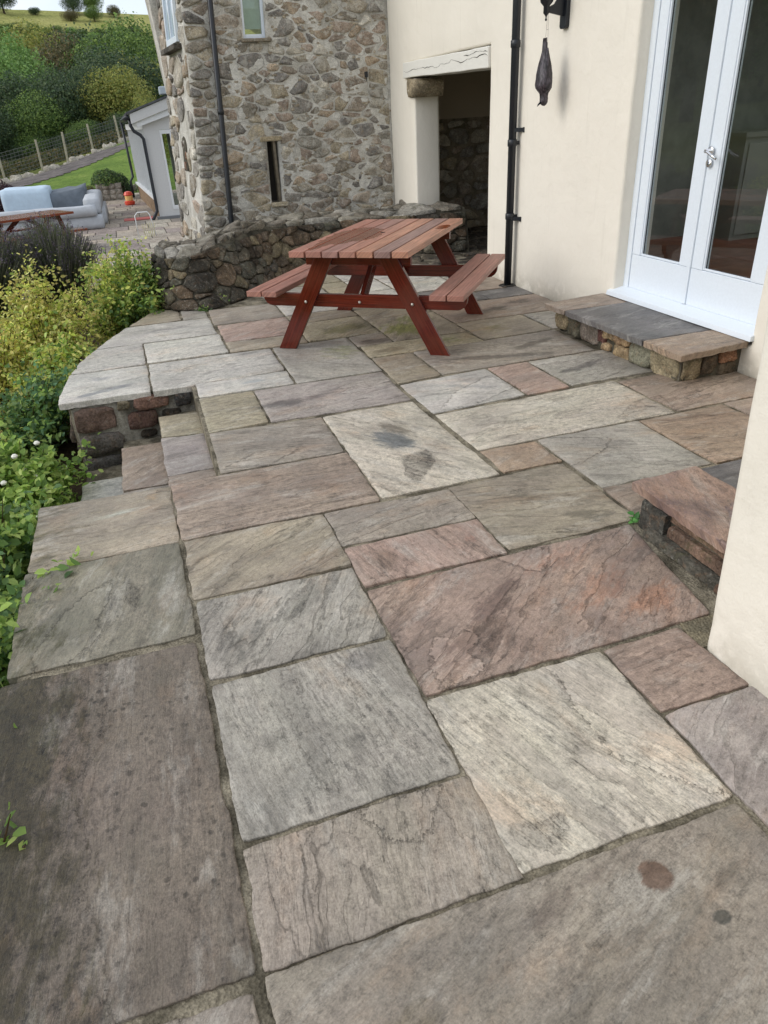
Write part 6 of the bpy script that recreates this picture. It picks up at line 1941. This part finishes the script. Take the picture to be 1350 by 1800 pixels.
# rough grass and bracken behind the fence, and pale stones along the track
rng = np.random.RandomState(77); n = 16000
X = rng.uniform(-16, 8, n); Y = 45.5 + (X + 9) * .65 + rng.uniform(.5, 9, n); Z = np.array([ground_z(a, b) for a, b in zip(X, Y)]) + rng.rand(n) * .75
V, F, C = leaf_mesh(np.stack([X, Y, Z], 1), rng.normal(size=(n, 3)) + [0, -.6, .3], rng.uniform(.12, .32, n), colpick(n, [(104, 104, 60), (84, 92, 50), (132, 116, 74), (70, 80, 44)], rng, .8), rng, .35)
link('bracken', mesh_np('bracken', V, F, C), None, TLEAF, label='rough bracken and long grass beyond the wire fence', cat='bracken', kind='stuff')
mb = MB()
for i in range(60):
    x = rb.uniform(-9, 2.5); y = 35.6 + (x + 8) * 1.62 + rb.uniform(-.35, .35); s_ = rb.uniform(.10, .32); z = ground_z(x, y)
    stone_geo(mb, [(-s_, -s_ * .7), (s_, -s_ * .6), (s_, s_ * .7), (-s_, s_ * .6)], lambda u, v, d: (x + u, y + v, z + d), s_ * .8, .05, rb, 7, .6)
mb.build('track_edge_stones', BLOCK, None, smooth=True, color=lin((190, 184, 168)), label='pale loose stones edging the gravel track', cat='stones', kind='stuff')


# ------------------------------------------------------------------ trees
def crown_mesh(seed, n, cols, size=.26, lobes=16, k=1.12, asp=1.0, gap=0.0):
    """unit crown about 1 m radius centred at z 1; scaled per tree"""
    rng = np.random.RandomState(seed)
    L = []
    for i in range(lobes):
        d = rng.normal(size=3); d /= np.linalg.norm(d); d[2] = d[2] * .8 + .15
        r = rng.uniform(.40, .58)
        L.append((d * (1 - r) * rng.uniform(.75, 1.1) * np.array([1, 1, asp]), r))
    P = []; N = []
    C = []
    for c, r in L:
        m = n // lobes
        d = rng.normal(size=(m, 3)); d /= np.linalg.norm(d, axis=1, keepdims=True)
        rr_ = r * rng.uniform(.55, 1.08, (m, 1)) ** .5 * (1 + .16 * np.sin(d[:, :1] * 11 + i) * np.sin(d[:, 1:2] * 9))
        P.append(c + d * rr_); N.append(d + rng.normal(size=(m, 3)) * .55)
        C.append(colpick(m, cols, rng, k, .28) * rng.uniform(.86, 1.14))
    P = np.concatenate(P); N = np.concatenate(N); C = np.concatenate(C)
    P[:, 2] += 1.0
    V, F, Cc = leaf_mesh(P, N, size * .22 * rng.uniform(.5, 1.4, len(P)), C, rng, .8)
    return mesh_np('crown', V, F, Cc)

OAK = [(84, 108, 54), (104, 128, 62), (66, 90, 48), (120, 140, 70)]
DRK = [(62, 82, 54), (74, 94, 60), (52, 70, 48), (86, 100, 64)]
LGT = [(118, 150, 82), (136, 164, 92), (100, 132, 70)]
OLV = [(124, 132, 66), (140, 142, 72), (106, 118, 60), (152, 148, 78)]
BRN = [(98, 94, 64), (112, 100, 68), (80, 84, 58)]
CR = {}
for nm, cols, sd in (('oak', OAK, 1), ('dark', DRK, 2), ('light', LGT, 3), ('olive', OLV, 4), ('brown', BRN, 5)):
    CR[nm] = [crown_mesh(sd * 10 + q, 14000, cols, size=.21) for q in range(2)]
tk = MB(); tk.tube([(0, 0, -.3), (.02, 0, .35), (.05, .02, .9)], [.085, .06, .03], 7)
for a in range(5): tk.tube([(.02, 0, .42 + .06 * a), (.35 * math.cos(a * 1.3), .35 * math.sin(a * 1.3), .9 + .07 * a)], [.035, .012], 5)
tko = tk.build('trunk', BARK, None); trunk_me = tko.data; bpy.data.objects.remove(tko)

def tree(x, y, r, kind, label, hs=1.0, group=None, cat='tree', name='tree', v=None):
    z = ground_z(x, y)
    o = empty(name, (x, y, z - .1), R.uniform(0, 6.28), label=label, cat=cat, group=group)
    me = CR[kind][R.randrange(2) if v is None else v]
    for nm, m_, mt_ in (('crown', me, TLEAF), ('trunk', trunk_me, BARK)):
        c = bpy.data.objects.new(nm, m_); COL.objects.link(c); c.parent = o
        if not m_.materials: m_.materials.append(mt_)
    o.scale = (r, r, r * hs)
    return o

def at_px(px, py, y):   # ray directions of the fitted camera, used once to note where trees stand
    dx, dy = (px - 675) / 1239.85, (py - 900) / 1239.85
    v = right * dx - up * dy - back
    return v.x / v.y * y, 1.5 + v.z / v.y * y

# named trees that stand out: x, y, radius, kind, height scale
NT_ = [
    (-7.6, 82, 4.9, 'light', .95, 'big rounded pale green tree in the upper left of the wood'),
    (-9.6, 66, 3.9, 'oak', 1.0, 'olive green tree at the left frame edge below the big pale green tree'),
    (-3.3, 66, 2.6, 'dark', 1.0, 'bare-topped dark grey-green tree in the middle of the wood'),
    (0.7, 78, 3.6, 'olive', 1.0, 'yellow-olive tree near the stone building, in the middle of the wood'),
    (-1.6, 88, 3.6, 'oak', 1.0, 'mid green tree between the big pale tree and the yellow-olive one'),
    (2.6, 96, 3.8, 'brown', .9, 'brownish dark tree high on the slope next to the stone building'),
    (-2.2, 112, 4.2, 'brown', .9, 'dark brown-green tree standing above the wood near the skyline'),
    (-11.5, 118, 5.4, 'dark', .8, 'wide dark tree crowning the wood at upper left'),
]
for x, y, r, kd, hs, lb in NT_: tree(x, y, r, kd, lb, hs)
rt2 = random.Random(61)
ORD = ['first', 'second', 'third', 'fourth', 'fifth', 'sixth', 'seventh', 'eighth', 'ninth', 'tenth', 'eleventh', 'twelfth', 'thirteenth', 'fourteenth', 'fifteenth', 'sixteenth', 'seventeenth', 'eighteenth', 'nineteenth', 'twentieth']
TONE = {'oak': 'mid green', 'dark': 'dark green', 'olive': 'yellowish green', 'brown': 'brownish green', 'light': 'pale green'}
gl = 'broadleaf tree packed into the wooded slope beyond the fence'
rows = [(57, -11, 3.2, 3.2, 2.7), (64, -13, 4, 3.9, 3.4), (74, -14, 5, 4.4, 4.0), (86, -16, 6, 4.8, 4.4), (99, -18, 8, 5.4, 4.9), (113, -20, 9, 5.4, 4.4), (128, -22, 11, 5.4, 4.2), (142, -24, 12, 5.0, 3.8)]
kinds = ['oak', 'dark', 'olive', 'dark', 'oak', 'brown', 'light']
LB = {'oak': 'mid green ' + gl, 'dark': 'dark green ' + gl, 'olive': 'yellowish green ' + gl, 'brown': 'brownish green ' + gl, 'light': 'pale green ' + gl}
for ri, (y0, xa, xb, st, r0) in enumerate(rows):
    ci = 0
    x = xa + rt2.uniform(0, 2)
    while x < xb:
        kd = kinds[rt2.randrange(7)]
        if y0 < 70 and rt2.random() < .6: kd = 'dark'
        tree(x, y0 + rt2.uniform(-3, 3), r0 * rt2.uniform(.75, 1.15), kd, '%s tree, %s from the left in the %s row up the wooded slope' % (TONE[kd], ORD[ci], ORD[ri]), rt2.uniform(.85, 1.1), 'trees of the wooded slope')
        ci += 1
        x += st * rt2.uniform(.7, 1.1)
# undergrowth at the foot of the wood
for i in range(14):
    x = -12 + i * 1.1 + rt2.uniform(-.3, .3); y = 55 + rt2.uniform(-1, 1) + (x + 12) * .1
    tree(x, y, rt2.uniform(.9, 1.5), 'dark' if i % 3 else 'oak', '%s bush from the left in the thicket at the foot of the wooded slope' % ORD[i], .8, 'bushes at the foot of the wood', 'bush', 'bush')
# skyline trees
for x, y, r, kd, hs, lb in [(-3.9, 256, 3.6, 'dark', .85, 'round dark tree alone on the skyline, left of the windswept one'), (4.6 - 4.0 + .9, 256, 3.4, 'oak', 1.0, 'windswept tree standing tallest on the skyline'),
                      (-21.5, 252, 4.2, 'dark', .9, 'dark tree on the skyline at the left frame corner'), (6.6, 254, 2.2, 'brown', .8, 'small brown bush on the skyline right of the windswept tree'),
                      (-14, 254, 1.8, 'dark', .7, 'low dark bush on the skyline near the left corner'), (1.2, 246, 2.6, 'oak', .8, 'bush just below the skyline under the windswept tree'), (-5, 246, 2.6, 'brown', .6, 'flat scrub patch below the skyline')]:
    tree(x, y, r, kd, lb, hs)
# hedge bands across the hill
def hill_label(y0, ci):
    w = {198: 'bush from the left in the lower scrub belt on the hillside', 212: 'bush from the left in the upper scrub belt on the hillside', 226: 'bush from the left in the hedge line below the top field', 157: 'tree from the left in the topmost row of the wood'}[y0]
    return ORD[ci] + ' ' + w
for y0, xa, xb, st, r0, lb, gp, wh_ in [(198, -17, 10, 2.6, 2.6, 'green bush in the broad scrub belt across the upper hillside', 'scrub on the upper hill', 'lower'), (212, -18, 11, 2.8, 2.5, 'green bush in the broad scrub belt across the upper hillside', 'scrub on the upper hill', 'upper'), (226, -20, 12, 3.0, 1.9, 'bush in the thin hedge line just below the top field', 'hedge below the top field', ''), (157, -17, 9, 3.8, 2.8, 'tree in the topmost row of the wood', 'topmost trees of the wood', '')]:
    x = xa; ci = 0
    while x < xb:
        tree(x + rt2.uniform(-.8, .8), y0 + rt2.uniform(-3, 3), r0 * rt2.uniform(.8, 1.2), rt2.choice(['oak', 'dark', 'light', 'oak']), hill_label(y0, ci), .55 if y0 > 160 else .9, gp, 'bush' if y0 > 160 else 'tree', 'bush' if y0 > 160 else 'tree')
        x += st * rt2.uniform(.8, 1.2); ci += 1
# the wooded valley side carries on to the left
for i in range(48):
    a = rad(rt2.uniform(12, 75)); d = rt2.uniform(50, 120); x, y = -d * math.sin(a), d * math.cos(a)
    if x > -16: continue
    kd = kinds[rt2.randrange(7)]
    tree(x, y, rt2.uniform(4, 6.5), kd, TONE[kd] + ' tree on the valley side mirrored in the door glass', 1.0, 'trees of the valley side')
# sunlit yellow tree peeping beside the stone building above the garden room
tree(1.35, 31.5, .8, 'olive', 'yellow-green bush showing between the wood and the stone building above the garden room roof', 2.2, cat='bush', name='bush')
